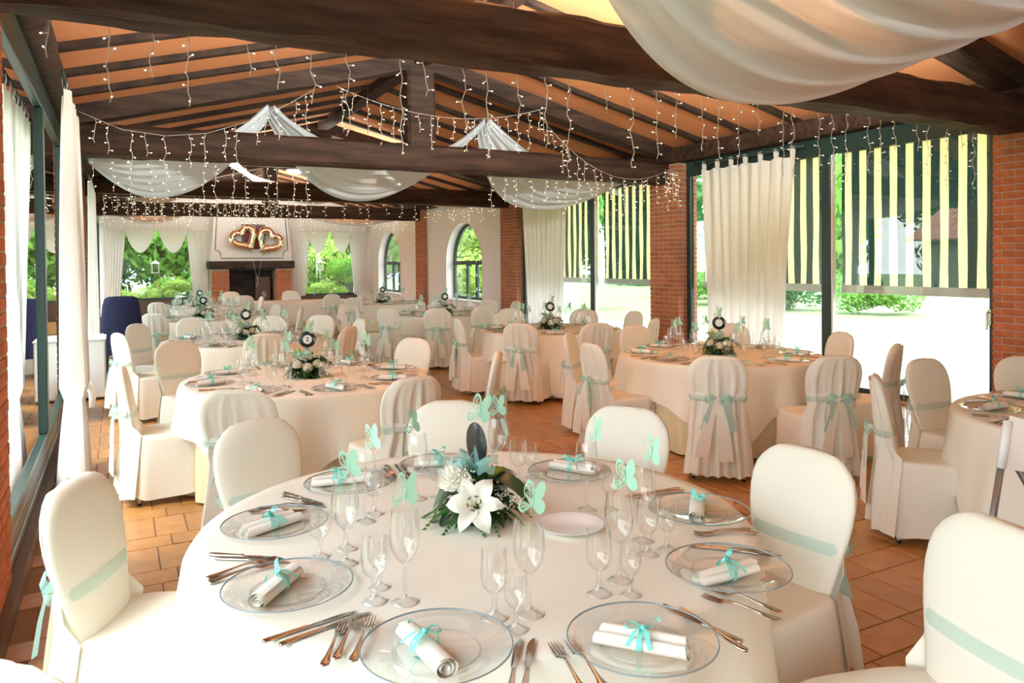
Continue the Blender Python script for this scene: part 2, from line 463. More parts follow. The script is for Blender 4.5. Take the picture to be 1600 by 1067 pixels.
rme = {s: rafter_mesh(s) for s in (-1, 1)}
for k in range(len(TRUSS)):
    ya = TRUSS[k] + 0.15; yb = (TRUSS[k + 1] if k + 1 < len(TRUSS) else 25.2) + 0.15
    for s, n in ((-1, 6), (1, 6)):
        for i in range(1, n): link('rafter', rme[s], ceiling, (0, ya + (yb - ya) * i / n, 0))
MB().cbox(RX - 0.1, RX + 0.1, Y0, Y1, deck_z(RX) - 0.17, deck_z(RX) - 0.01, 0.015).build('ridge_beam', M['rafter'], ceiling, smooth=False)
# wall plates: squared timber on the window wall, a round log on the other
plate = MB(); rings = []
for i in range(60):
    y = Y0 + (Y1 - Y0) * i / 59
    r = 0.12 + 0.012 * nz1(y * 2, 1); rings.append([(XL + 0.02 + r * cos(a), y, 3.17 + r * sin(a) * 0.95) for a in [2 * pi * q / 12 for q in range(12)]])
plate.loft(rings)
struct(plate.build('beam_left', M['wood']), 'round dark log resting along the top of the left glass wall', 'beam')
struct(MB().cbox(XR - 0.22, XR + 0.12, Y0, Y1, 3.11, 3.33, 0.02).build('beam_right', M['wood'], smooth=False), 'squared dark wall plate above the striped blinds', 'beam')


# ---- roof trusses
def hewn(x0, x1, y0, y1, z0, z1, seed, amp=0.012, n=48, axis=0, bow=0.0):
    """rough hewn beam along x (or z), chamfered and uneven"""
    m = MB(); rings = []
    c = 0.035
    for i in range(n + 1):
        t = i / n
        if axis == 0: pts = [(y0 + c, z0), (y1 - c, z0), (y1, z0 + c), (y1, z1 - c), (y1 - c, z1), (y0 + c, z1), (y0, z1 - c), (y0, z0 + c)]
        else: pts = [(x0 + c, y0), (x1 - c, y0), (x1, y0 + c), (x1, y1 - c), (x1 - c, y1), (x0 + c, y1), (x0, y1 - c), (x0, y0 + c)]
        ring = []
        for q, (a, b) in enumerate(pts):
            da = amp * nz1(t * 40 + q * 9, seed + q) * (1.6 if q in (0, 7) else 0.7); db = amp * nz1(t * 33 + q * 5, seed * 2 + q)
            up = bow * (1 - (2 * t - 1) ** 2)
            ring.append((x0 + (x1 - x0) * t, a + da, b + db + up) if axis == 0 else (a + da, b + db, z0 + (z1 - z0) * t))
        rings.append(ring)
    return m.loft(rings)


names = ['behind the camera', 'nearest, crossing the whole picture', 'second, carrying the white ceiling drapes', 'third, beyond the drapes', 'farthest, in front of the chimney']
for k, y in enumerate(TRUSS):
    t = empty('roof_truss', (0, y, 0))
    struct(t, 'dark timber roof truss ' + names[k], 'roof truss')
    hewn(XL - 0.35, XR + 0.35, 0, 0.32, 2.79, 3.12, 3 + k, 0.014 if k == 1 else 0.008, 64 if k == 1 else 30, bow=0.03).build('tie_beam', M['wood'], t, sharp=35)
    hewn(RX - 0.19, RX + 0.19, 0.0, 0.30, 3.1, 4.25, 9 + k, 0.006, 8, axis=2).build('king_post', M['wood'], t, sharp=35)
    for s in (-1, 1):
        xe = XL - 0.2 if s < 0 else XR + 0.2
        m = MB(); rings = []
        for i in range(13):
            q = i / 12; x = xe + (RX - xe) * q; z = deck_z(x) + 0.01
            j = 0.008 * nz1(q * 20, k + s)
            rings.append([(x, 0.02, z - .21 + j), (x, 0.28, z - .21 - j), (x, 0.30, z), (x, 0.0, z)])
        m.loft(rings).build('principal_rafter', M['wood'], t, sharp=35)


# ---- brick piers
BH, BJ = 0.058, 0.012


BRK = {}


def brick_mesh(lx, ly):
    key = (round(lx, 3), round(ly, 3))
    if key not in BRK:
        me = MB().cbox(-lx / 2, lx / 2, -ly / 2, ly / 2, -BH / 2, BH / 2, 0.004).mesh('brick', False); me.materials.append(M['brick']); BRK[key] = me
    return BRK[key]


def brick_pier(name, x0, x1, y0, y1, z0, z1, label, face, cat='pillar', dense=True):
    """mortar core with single bricks proud of it; face: +1 the room is at larger x, -1 at smaller x, 0 faces -y too"""
    core = struct(MB().box(x0 + .008, x1 - .008, y0 + .008, y1 - .008, z0, z1).build(name, M['mortar'], smooth=False), label, cat)
    n = int((z1 - z0) / (BH + BJ))
    L = 0.235
    for c in range(n):
        z = z0 + BJ + c * (BH + BJ) + BH / 2
        # face along y
        ys = y0 - (L / 2 if c % 2 else 0)
        while ys < y1 - 0.02:
            a, b = max(ys, y0), min(ys + L, y1) - (BJ if ys + L < y1 else 0)
            if b - a > 0.03:
                xc = (x1 - 0.05) if face > 0 else (x0 + 0.05)
                link('brick', brick_mesh(0.10, b - a), core, (xc + rnd.uniform(-.002, .002), (a + b) / 2, z))
            ys += L
        # end faces (towards the camera, and jambs)
        if dense and x1 - x0 > 0.2:
            xa, xb = (x0, x1 - 0.10 - BJ) if face > 0 else (x0 + 0.10 + BJ, x1)
            link('brick', brick_mesh(xb - xa, 0.10), core, ((xa + xb) / 2, y0 + 0.05, z))
    return core


for i, (a, b) in enumerate(PIERS):
    if i < 2 or i == 2:
        brick_pier('pillar_right', XR - 0.16, XR + 0.22, a, b, 0, 3.10, ['orange brick pillar at the right edge of the picture', 'orange brick pillar between the two striped blind bays', 'orange brick pillar beside the white arched window wall'][i], -1, dense=(i > 0))
    else:
        brick_pier('pillar_right', XR - 0.14, XR + 0.2, a, b, 0, 3.10, 'narrow orange brick pillar between the two arched windows', -1)
    brick_pier('pillar_left', XL - 0.34, XL + 0.02, a + (0.2 if i == 0 else 0), b + (0.06 if i == 0 else 0), 0, 3.08, ['orange brick pillar low at the left edge of the picture', 'orange brick pillar behind the tied left curtain', 'orange brick pillar behind the second left curtain', 'farthest orange brick pillar of the left glass wall'][i], 1, dense=(i < 3))
struct(MB().box(XL - 0.30, XL + 0.06, Y0, Y1, -0.02, 0.10).build('baseboard_left', M['rail'], smooth=False), 'low brown kerb along the foot of the left glass wall', 'baseboard')
struct(MB().box(XR - 0.10, XR + 0.2, 4.25, 14.1, -0.02, 0.03).build('baseboard_right', M['brick'], smooth=False), 'low brick threshold under the right sliding glass', 'baseboard')


# ---- glazed bays
def glazed_bay(idx, x, y0, y1, z0, z1, mull, side, label, handle=None, kick=0.0):
    root = empty('window_%d' % idx, (x, y0, 0)); struct(root, label, 'window')
    L = y1 - y0; t = 0.035; W = 0.10

    def bar(nm, ya, yb, za, zb, dx=0.0, mat='frame'):
        MB().cbox(-t + dx, t + dx, ya, yb, za, zb, 0.008).build(nm, M[mat], root, smooth=False)
    bar('frame_head', 0, L, z1, z1 + 0.22)
    bar('frame_sill', 0, L, z0 - 0.08, z0)
    if kick: bar('kick_rail', 0, L, z0 - 0.08 - kick, z0 - 0.08, 0, 'rail'); bar('kick_rail', 0, L, z0 - 0.08 - kick * .55, z0 - 0.08 - kick * .45, 0.012 * side, 'frame')
    bar('frame_stile', 0, W, z0, z1); bar('frame_stile', L - W, L, z0, z1)
    edges = [W] + [m_ - y0 for m_ in mull] + [L - W]
    for m_ in mull:
        bar('mullion', m_ - y0 - 0.065, m_ - y0 + 0.065, z0, z1)
        bar('sash_edge', m_ - y0 - 0.10, m_ - y0 - 0.075, z0, z1, 0.0, 'white_metal' if side < 0 else 'frame')
    for a, b in zip(edges[:-1], edges[1:]):
        MB().box(-0.004, 0.004, a + (0.06 if a > W else 0), b - (0.06 if b < L - W else 0), z0, z1).build('pane', M['pane'], root, smooth=False)
    if handle:
        yy = handle - y0
        h = MB().cbox(0.035, 0.05, yy - .022, yy + .022, 0.94, 1.10, .004)
        h.tube([(0.05, yy, 1.07), (0.085, yy, 1.07), (0.09, yy, 1.05), (0.09, yy, 0.90)], 0.011, 8)
        ho = h.build('handle', M['chrome'], root, sharp=40)
        if side < 0: ho.scale.x = -1
    return root


glazed_bay(1, XR + 0.03, 4.27, 8.86, 0.10, 2.89, [6.32], -1, 'large dark green framed sliding glass bay beside the right brick pillar', handle=4.36)
glazed_bay(2, XR + 0.03, 9.56, 14.09, 0.10, 2.89, [11.44], -1, 'dark green framed sliding glass bay behind the second right table')
LB = [(4.33, 8.86, [6.75]), (9.56, 14.09, [11.8]), (14.86, 19.69, [17.2]), (20.31, 25.0, [22.6]), (-3.0, 3.54, [0.2])]
LN = ['nearest dark framed glass bay of the left wall', 'second glass bay of the left wall behind the white cabinet', 'third glass bay of the left wall', 'last glass bay of the left wall by the far corner', 'glass bay of the left wall beside the camera']
for i, (a, b, mu) in enumerate(LB):
    glazed_bay(3 + i, XL - 0.03, a, b, 0.34, 2.82, mu, 1, LN[i], kick=0.16)
struct(MB().box(XR + .0, XR + .06, Y0, 3.35, 0.0, 3.1).build('wall_right', M['plaster'], smooth=False), 'plain plaster wall on the right beside the camera', 'wall')


# ---- white walls with arched windows on the right
def arched_wall(idx, y0, y1, oy0, oy1, zsill, zspring, x, label):
    m = MB(); T = 0.30; top = 3.10; r = (oy1 - oy0) / 2; yc = (oy0 + oy1) / 2; n = 20
    arch = [(yc - r * cos(pi * i / n), zspring + r * 0.92 * sin(pi * i / n)) for i in range(n + 1)]

    def q(pts): m.add([(x, *p) for p in pts], [tuple(range(len(pts)))])
    q([(y0, 0), (y0, top), (oy0, top), (oy0, 0)]); q([(oy1, 0), (oy1, top), (y1, top), (y1, 0)]); q([(oy0, 0), (oy0, zsill), (oy1, zsill), (oy1, 0)])
    for a, b in zip(arch[:-1], arch[1:]): q([a, (a[0], top), (b[0], top), b])
    cont = [(oy0, zsill)] + arch + [(oy1, zsill)]
    m.grid([[(x, *p) for p in cont + [cont[0]]], [(x + T, *p) for p in cont + [cont[0]]]])
    q2 = [(y0, 0), (y0, top), (y1, top), (y1, 0)]
    # outer leaf with the same opening
    xo = x + T
    for pts in ([(y0, 0), (y0, top), (oy0, top), (oy0, 0)], [(oy1, 0), (oy1, top), (y1, top), (y1, 0)], [(oy0, 0), (oy0, zsill), (oy1, zsill), (oy1, 0)]):
        m.add([(xo, *p) for p in pts], [(0, 1, 2, 3)])
    for a, b in zip(arch[:-1], arch[1:]): m.add([(xo, *a), (xo, a[0], top), (xo, b[0], top), (xo, *b)], [(0, 1, 2, 3)])
    struct(m.build('wall_right', M['plaster'], smooth=False), label, 'wall')
    xf = x + T - 0.06
    root = empty('window_%d' % idx, (xf, yc, zsill)); struct(root, 'dark green arched window set deep in the white wall, ' + ('nearer one' if y0 < 18 else 'farther one'), 'window')
    fr = [(p[0] - yc, p[1] - zsill) for p in cont]
    ins = 0.075
    inner = []
    for (a, b) in fr:
        d = hypot(a, b - (zspring - zsill)) if b > zspring - zsill else None
        if d: inner.append((a * (1 - ins / r), (zspring - zsill) + (b - (zspring - zsill)) * (1 - ins / (r * .92))))
        else: inner.append((a * (1 - ins / r), b + ins))
    mm = MB()
    for X0 in (-0.03, 0.03): mm.grid([[(X0, *p) for p in fr + [fr[0]]], [(X0, *p) for p in inner + [inner[0]]]])
    mm.grid([[(-0.03, *p) for p in inner + [inner[0]]], [(0.03, *p) for p in inner + [inner[0]]]])
    mm.build('frame', M['frame'], root, smooth=False)
    zs = zspring - zsill
    MB().cbox(-.035, .035, -r, r, zs - .05, zs + .05, .006).build('transom', M['frame'], root, smooth=False)
    for yy in (-r * 0.30, r * 0.22): MB().cbox(-.03, .03, yy - .045, yy + .045, 0.05, zs - .05, .006).build('mullion', M['frame'], root, smooth=False)
    for zz in (0.3, 0.65, 1.0):
        MB().cbox(-.045, -.03, -r * .30 - .05, -r * .30 - .02, zz - .06, zz + .02, .003).build('hinge', M['white_metal'], root, smooth=False)
    poly = fr
    MB().add([(0, *p) for p in poly], [tuple(range(len(poly)))]).build('pane', M['pane'], root, smooth=False)
    MB().cbox(x - xf - 0.03, 0.0, -r - .0, r, -0.05, 0.005, .01).build('sill', M['plaster'], root, smooth=False)


arched_wall(8, 14.85, 19.70, 16.15, 18.35, 0.66, 1.60, XR, 'white plastered wall with an arched window beside the brick pillar')
arched_wall(9, 20.30, 25.2, 22.0, 24.2, 0.66, 1.60, XR, 'white plastered wall with an arched window by the far corner')

# ---- far wall with two windows, chimney between
m = MB()
T = 0.25
OPN = [(-0.15, 2.30), (5.35, 7.25)]
ZS, ZT = 0.60, 2.75
xs = [XL - .1, OPN[0][0], OPN[0][1], OPN[1][0], OPN[1][1], XR + .1]
for i in (0, 2, 4): m.box(xs[i], xs[i + 1], Y1, Y1 + T, 0, 3.1)
for a, b in OPN: m.box(a, b, Y1, Y1 + T, ZT, 3.1)
m.add([(XL - .1, Y1, 3.1), (XR + .1, Y1, 3.1), (XR + .1, Y1, deck_z(XR)), (RX, Y1, deck_z(RX)), (XL - .1, Y1, deck_z(XL))], [(0, 1, 2, 3, 4)])
struct(m.build('wall_back', M['plaster'], smooth=False), 'white far end wall with two curtained windows', 'wall')
for i, (a, b) in enumerate(OPN):
    struct(MB().box(a, b, Y1 + .02, Y1 + T, 0.0, ZS - .06).build('trim_%d' % (i + 1), M['rail'], smooth=False), 'dark brown panelling below the %s garden window' % ('left' if i == 0 else 'right'), 'panel')
    root = empty('window_%d' % (10 + i), (a, Y1 + .12, ZS)); struct(root, 'wide garden window in the far wall %s the chimney' % ('left of' if i == 0 else 'right of'), 'window')
    W, H_ = b - a, ZT - ZS
    for nm, q in (('frame_sill', (0, W, -.04, .04, -.06, .0)), ('frame_head', (0, W, -.03, .03, H_ - .06, H_)), ('frame_stile', (0, .06, -.03, .03, 0, H_)), ('frame_stile', (W - .06, W, -.03, .03, 0, H_))):
        MB().cbox(*q, .006).build(nm, M['frame'], root, smooth=False)
    MB().box(.06, W - .06, -.004, .004, 0, H_ - .06).build('pane', M['pane'], root, smooth=False)

struct(MB().box(XL - .4, XR + .3, Y0 - .2, Y0, 0, deck_z(RX)).build('wall_front', M['plaster'], smooth=False), 'plain white wall behind the camera', 'wall')
# chimney
CY = 24.45
ch = empty('chimney', (0, 0, 0)); struct(ch, 'white plastered chimney breast with black mantel and brick fireplace', 'chimney')
b0, b1, t0, t1 = 2.50, 4.92, 2.62, 4.78
m = MB()
m.add([(b0, CY, 1.70), (b1, CY, 1.70), (b1, Y1, 1.70), (b0, Y1, 1.70), (t0, CY + .1, 3.3), (t1, CY + .1, 3.3), (t1, Y1, 3.3), (t0, Y1, 3.3)], [(0, 3, 2, 1), (4, 5, 6, 7), (0, 1, 5, 4), (1, 2, 6, 5), (3, 0, 4, 7)])
breast = m.build('breast', M['plaster'], ch, smooth=False)


def onb(x, z): return (x, CY - .012 + (z - 1.7) / 1.6 * .1, z)


line = []
for sgn in (1, -1):
    seg = [(3.71 - sgn * 1.02, 3.2), (3.71 - sgn * 1.09, 2.05)]
    arc = [(3.71 - sgn * (1.09 - .16 * sin(a)), 2.05 - .0 - .16 * (1 - cos(a))) for a in [0.25, .6, 1.0, 1.3]]
    seg += arc + [(3.71 - sgn * .93, 1.80)]
    line.append(seg)
path = line[0] + line[1][::-1]
MB().tube([onb(*p) for p in path], 0.011, 5).build('border_line', M['black'], ch)
MB().cbox(2.42, 4.98, CY - .12, Y1, 1.47, 1.71, .03).build('mantel_beam', M['soot'], ch, smooth=False)
for xa, xb in ((2.50, 3.02), (4.40, 4.90)):
    core = MB().box(xa + .006, xb - .006, CY + .006, Y1, 0, 1.47).build('fireplace_pier', M['mortar'], ch, smooth=False)
    c = 0
    while (c + 1) * (BH + BJ) < 1.47:
        z = BJ + c * (BH + BJ) + BH / 2; q = xa - (.12 if c % 2 else 0)
        while q < xb - .02:
            a, b = max(q, xa), min(q + .235, xb) - (BJ if q + .235 < xb else 0)
            if b - a > .03: link('brick', brick_mesh(b - a, .10), core, ((a + b) / 2, CY + .05, z))
            q += .235
        c += 1
MB().box(3.02, 4.40, Y1 - .05, Y1, 0, 1.47).box(3.02, 4.40, CY + .1, Y1 - .05, 1.40, 1.47).build('firebox', M['soot'], ch, smooth=False)
MB().cbox(3.02, 4.40, CY + .05, Y1 - .05, 0.0, 0.45, .02).build('hearth', M['brick'], ch, smooth=False)
MB().box(3.85, 4.3, Y1 - .35, Y1 - .06, .45, 1.2).build('fireback_plate', M['rail'], ch, smooth=False)


# ================================================================== BLINDS, CURTAINS, DRAPES
def blind(y0, y1, label):
    r = empty('striped_blind', (XR + 0.22, y0, 1.30)); tag(r, label, 'blind', 'striped yellow and green blinds')
    L = y1 - y0; rows = []
    for k in range(9):
        z = 1.72 * k / 8; rows.append([(0.012 * sin(i * .8 + k) * (1 - k / 8), L * i / 40, z) for i in range(41)])
    MB().grid(rows).build('canvas', M['blind'], r)
    MB().cbox(-.02, .02, 0, L, -.10, 0.0, .006).build('bottom_bar', M['blind_bar'], r, smooth=False)
    MB().tube([(0, 0, 1.74), (0, L, 1.74)], .045, 10).build('roller', M['blind_bar'], r)


blind(4.32, 6.26, 'yellow and dark green striped blind beside the right brick pillar')
blind(6.40, 8.72, 'yellow and dark green striped blind behind the wide white curtain')
blind(9.62, 11.36, 'striped blind next to the middle brick pillar, nearer half of its bay')
blind(11.52, 13.95, 'striped blind beside the narrow white curtain, farther half of its bay')


def curtain(x, y0, y1, ztop, zbot, label, squeeze=0.85, knot=None, rod=True, seed=1, tabs=6, xk=0.0, group='white tab curtains', yshift=0.0):
    r = empty('tab_curtain', (x, (y0 + y1) / 2, 0)); tag(r, label, 'curtain', group)
    W = y1 - y0; n = 84; zs = [ztop - (ztop - zbot) * i / 30 for i in range(31)]; rows = []
    for z in zs:
        t = (ztop - z) / (ztop - zbot)
        if knot:
            zk, wk = knot
            if z > zk:
                q = (ztop - z) / (ztop - zk); wdt = 1 - (1 - wk) * (q ** 1.5); amp = .03 + .045 * q
            else:
                q = (zk - z) / (zk - zbot); wdt = wk + (0.62 - wk) * sin(min(q, 1) * pi / 2); amp = .05 + .03 * q
            cx = xk * min(1, t * 1.4)
        else:
            wdt = 1 - (1 - squeeze) * t; amp = .022 + .03 * t; cx = 0
        row = []
        for i in range(n + 1):
            s = i / n - .5
            ph = s * 2 * pi * 9 + seed
            sag = -.012 * (1 - cos(2 * pi * (i / n) * tabs)) if z == ztop else 0
            row.append((cx + amp * (sin(ph + .6 * sin(t * 3 + seed)) + .35 * sin(ph * 2.3 + seed * 2)), (s * W + .012 * sin(ph * .5 + t * 4)) * wdt + yshift * t, z + sag))
        rows.append(row)
    MB().grid(rows).build('curtain_panel', M['curtain'], r)
    for k in range(tabs + 1):
        yy = -W / 2 + .04 + (W - .08) * k / tabs
        path = [(.0, yy, ztop - .03), (.012, yy, ztop + .05), (.0, yy, ztop + .11), (-.02, yy, ztop + .11), (-.022, yy, ztop + .05), (-.012, yy, ztop - .03)]
        MB().strip(path, (0, 1, 0), .06).build('tab', M['curtain'], r)
    if knot:
        zk = knot[0]; m = MB(); m.tube([(xk * .9, -.16, zk), (xk * .9 + .06, -.08, zk - .01), (xk * .9 + .07, .08, zk - .01), (xk * .9, .16, zk)], .03, 8)
        m.tube([(xk + .07, .0, zk), (xk + .10, -.04, zk - .09), (xk + .09, -.05, zk - .20)], [.025, .03, .02], 6)
        m.build('tie_knot', M['curtain'], r)
    if rod: MB().tube([(-.01, -W / 2 - .15, ztop + .09), (-.01, W / 2 + .15, ztop + .09)], .014, 8).build('rod', M['frame'], r)
    return r


curtain(XR - .18, 6.62, 8.30, 2.93, 0.25, 'wide white tab top curtain before the right striped blind', .76, seed=2)
curtain(XR - .18, 12.05, 13.80, 2.86, 0.10, 'narrow white curtain at the far end of the second blind bay', .70, seed=5)
curtain(-0.33, 6.45, 8.05, 2.93, 0.04, 'long white curtain knotted low beside the left glass wall', knot=(.62, .20), seed=3, xk=.02, yshift=-.85)
curtain(-0.34, 11.95, 13.8, 2.80, 0.04, 'white curtain hanging behind the knotted one on the left', .75, seed=7)


# far windows: side panels, pelmet and double swag on each
def far_window_drapes(x0, x1, where):
    r = empty('window_drapery', ((x0 + x1) / 2, Y1 - .14, 0)); tag(r, 'white swagged curtains with gathered pelmet on the far window ' + where, 'curtain', 'swagged far window curtains')
    W = x1 - x0
    for s in (-1, 1):
        rows = []
        for k in range(14):
            z = 2.72 - (2.72 - .55) * k / 13; t = k / 13; wd = .62 - .17 * t
            rows.append([(s * (W / 2 - i / 36 * wd), .035 * sin(i * 1.3 + s), z) for i in range(37)])
        MB().grid(rows).build('side_panel', M['curtain'], r)
    rows = [[(-W / 2 + W * i / 120, -.10 + .022 * sin(i * 1.9) * (.4 + k / 4), 2.93 - .27 * k / 4) for i in range(121)] for k in range(5)]
    MB().grid(rows).build('pelmet', M['curtain'], r)
    for c in (-1, 1):
        wd = W * .32; rows = []
        for k in range(13):
            t = k / 12
            rows.append([(c * W * .155 + wd / 2 * (2 * u - 1) * (1 - .12 * t), -.05 - .05 * sin(pi * u) * t - .012 * sin(k * 2.4), 2.68 - (.06 + .62 * t) * sin(pi * u) ** .8 * t ** .6 - .02 * t) for u in [i / 20 for i in range(21)]])
        MB().grid(rows).build('swag', M['curtain'], r)


far_window_drapes(-.42, 2.48, 'left of the chimney')
far_window_drapes(5.02, 7.55, 'right of the chimney')


def swag(name_parent, p0, p1, sag0, sag1, width, seed, folds=5, nu=36, nv=26, g0=.22, g1=.22, ydir=1, cen=.5, pw=2.0):
    """cloth gathered at p0 and p1, hanging in a deep bow between them"""
    p0, p1 = Vector(p0), Vector(p1); rows = []
    for j in range(nv + 1):
        v = j / nv; row = []
        for i in range(nu + 1):
            u = i / nu; c = p0.lerp(p1, u); b = sin(pi * u) ** .75; gw = (g0 * (1 - u) + g1 * u)
            sag = (sag0 + (sag1 - sag0) * v) * (1 - abs(2 * u - 1) ** pw)
            f = .042 * (sin(v * folds * 2 * pi + seed + 1.8 * sin(u * 2.6 + seed)) + .5 * sin(v * folds * 3.7 * pi + seed * 2 - 2.2 * u))
            y = (v - cen) * (gw + (width - gw) * b) * ydir
            row.append((c.x + .10 * (v - .5) * (2 * u - 1), c.y + y, c.z - sag + f * (1 - .35 * b)))
        rows.append(row)
    MB().grid(rows).build('swag', M['sheer'], name_parent)


dr = empty('ceiling_drape', (0, 9.45, 0)); tag(dr, 'white voile swagged in bows across the second roof truss', 'drape', 'white ceiling drapes')
Yd = 0.28
for a, b, s0, s1, sd_ in (((-.25, Yd, 2.84), (1.75, Yd + .15, 3.60), .30, .66, 1), ((1.75, Yd + .15, 3.60), (4.82, Yd + .15, 3.68), .62, 1.08, 3), ((4.82, Yd + .15, 3.68), (7.35, Yd, 2.96), .40, .78, 6)):
    swag(dr, a, b, s0, s1, 1.7, sd_, nu=48, nv=44, cen=.12, pw=2.1)
dr2 = empty('ceiling_drape', (0, 2.3, 0)); tag(dr2, 'white voile bow hanging low at the top right, nearest the camera', 'drape', 'white ceiling drapes')
swag(dr2, (5.75, .45, 3.65), (1.5, .30, 3.62), .72, 1.0, 2.0, 2, folds=6, nu=60, nv=90)
dr3 = empty('ceiling_drape', (0, 20.4, 0)); tag(dr3, 'small white voile bows near the far windows under the last truss', 'drape', 'white ceiling drapes')
swag(dr3, (-.2, 0, 2.95), (1.55, 0.1, 2.95), .32, .15, .5, 2)
swag(dr3, (4.2, .1, 3.0), (7.3, 0, 2.95), .30, .12, .5, 4)
dr4 = empty('ceiling_drape', (0, 14.95, 0)); tag(dr4, 'pale voile bows strung high behind the third truss', 'drape', 'white ceiling drapes')
swag(dr4, (-.2, .2, 3.05), (1.9, .3, 3.6), .55, .2, .9, 5); swag(dr4, (1.9, .3, 3.6), (4.9, .3, 3.6), .80, .4, .9, 7); swag(dr4, (4.9, .3, 3.6), (7.3, .2, 3.05), .55, .2, .9, 8)


# ================================================================== CHAIRS
def superel(a, b, n, e=2.6, ph=0.0):
    out = []
    for k in range(n):
        t = 2 * pi * k / n + ph; c, s = cos(t), sin(t)
        out.append((a * math.copysign(abs(c) ** (2 / e), c), b * math.copysign(abs(s) ** (2 / e), s)))
    return out


BW = [(.40, .150), (.46, .158), (.52, .172), (.58, .188), (.64, .203), (.70, .214), (.755, .218), (.80, .214), (.84, .203), (.872, .183), (.897, .154), (.914, .120), (.925, .075)]


def bw(z):
    for (a, wa), (b, wb) in zip(BW[:-1], BW[1:]):
        if a <= z <= b: return wa + (wb - wa) * (z - a) / (b - a)
    return BW[0][1] if z < .4 else BW[-1][1]


def by(z): return -.195 - .19 * (z - .45)


def make_chair(seed):
    r = random.Random(seed); root = empty('banquet_chair')
    # padded oval back under its cover
    m = MB(); rings = []
    for i, (z, w_) in enumerate(BW):
        t = .034 if i < len(BW) - 4 else [.033, .030, .024, .015][i - len(BW) + 4]
        rings.append([(x, by(z) + y - .012 * (1 - (x / .22) ** 2), z + (.004 * nz1(x * 30, seed) if i > 8 else 0)) for x, y in superel(w_, t, 32, 2.3)])
    m.loft(rings).build('backrest', M['cover'], root)
    # cover skirt over the seat, flaring to a wavy hem
    m = MB(); rings = []; N = 72
    prof = [(.462, .0, .70), (.466, 0, .90), (.455, 0, .985), (.43, .0, 1.0), (.36, .012, 1.0), (.26, .022, 1.0), (.16, .032, 1.0), (.085, .040, 1.0), (.055, .044, 1.0)]
    ph = r.uniform(0, 6)
    for i, (z, fl, k) in enumerate(prof):
        ring = []
        for j, (x, y) in enumerate(superel(.215 * k + fl * .75, .235 * k + fl * .6, N, 4.2)):
            a = 2 * pi * j / N; d = (.46 - z) / .46
            f = 1 + d * .035 * (sin(a * 7 + ph) + .6 * sin(a * 12 + ph * 2)) if i > 3 else 1
            zz = z + (.014 * sin(a * 5 + ph) if i == len(prof) - 1 else 0)
            ring.append((x * f, y * f + .005, zz))
        rings.append(ring)
    m.loft(rings, True, True, False).build('skirt', M['cover'], root)
    # back panel: draped from the shoulders, gathered at the tie, falling to the floor
    rows = []
    zz = [.905, .885, .85, .80, .75, .70, .66, .63, .605, .58, .54, .48, .40, .30, .20, .11, .05]
    for z in zz:
        d = max(0, (.905 - z) / .30) if z > .605 else 1
        if z > .605: W = bw(z) + .004 - .012 * d
        else: W = .188 + (.605 - z) / .55 * .062
        yb = by(max(z, .5)) - .038 if z > .5 else by(.5) - .038 - (.5 - z) * .10
        row = []
        for i in range(41):
            s = i / 20 - 1
            fold = .019 * d * (sin(s * 13 + ph + (z - .6) * 6 * s) + .7 * sin(s * 21 + ph * 2)) * (1 - s ** 4)
            if z < .6: fold *= 1.5 + (.6 - z)
            hem = .012 * sin(s * 9 + ph) if z < .06 else 0
            row.append((s * W, yb - .014 * (1 - s * s) - fold + (.028 * s ** 6 if z > .5 else .075 * s ** 6), z + hem))
        rows.append(row)
    m = MB(); m.grid(rows); m.build('back_panel', M['cover'], root)
    # cream tie strings knotted at the back, tails hanging
    yk = by(.61) - .075; m = MB()
    for s in (-1, 1):
        m.strip([(s * .19, by(.62) - .03, .635), (s * .12, yk + .012, .63), (s * .05, yk - .004, .618), (0, yk - .012, .61)], (0, .1, 1), [.045, .05, .045, .03])
        x1 = s * r.uniform(.03, .10)
        m.strip([(0, yk - .034, .61), (x1 * .4, yk - .048, .55), (x1 * .8, yk - .056, .42), (x1 * 1.1, yk - .062, .30), (x1 * 1.3, yk - .066, r.uniform(.14, .22))], (1, .25, 0), [.03, .065, .08, .095, .10])
    m.tube([(-.025, yk - .012, .612), (.0, yk - .025, .612), (.025, yk - .012, .612)], [.016, .022, .016], 8)
    m.build('tie', M['cover'], root)
    # teal organza ribbon round the back with a bow behind
    m = MB(); zr = .615; rings = []
    for dz, g in ((-.021, .004), (-.007, .006), (.007, .006), (.021, .004)):
        rings.append([(x, by(zr + dz) + y - .014 - (.022 if y < 0 else 0), zr + dz) for x, y in superel(bw(zr + dz) + g, .042 + g, 32, 2.3)])
    m.loft(rings, True, False, False); band = m.build('ribbon', M['organza_band'], root)
    m = MB()
    for s in (-1, 1):
        q = r.uniform(.55, .95)
        m.strip([(0, yk - .03, .615), (s * .05 * q, yk - .055, .640), (s * .105 * q, yk - .05, .636), (s * .12 * q, yk - .035, .612), (s * .08 * q, yk - .025, .597), (0, yk - .025, .608)], (0, .4, 1), [.015, .036, .045, .042, .034, .015])
        m.strip([(0, yk - .03, .61), (s * .05, yk - .055, .575), (s * .10 * q, yk - .06, .50), (s * .14 * q, yk - .06, .40)], (1, .2, .2), [.015, .032, .045, .05])
    m.build('bow', M['organza'], band)
    lm = MB().tube([(0, 0, 0), (0, 0, .40)], .012, 8).mesh('leg'); lm.materials.append(M['white_metal'])
    cm = MB().lathe([(.0145, 0), (.0145, .014), (.012, .016)], 8, cap=True).mesh('foot_cap'); cm.materials.append(M['black'])
    for x, y in ((-.18, -.185), (.18, -.185), (-.19, .20), (.19, .20)):
        lg = link('leg', lm, root, (x, y, 0)); link('foot_cap', cm, lg)
    return root


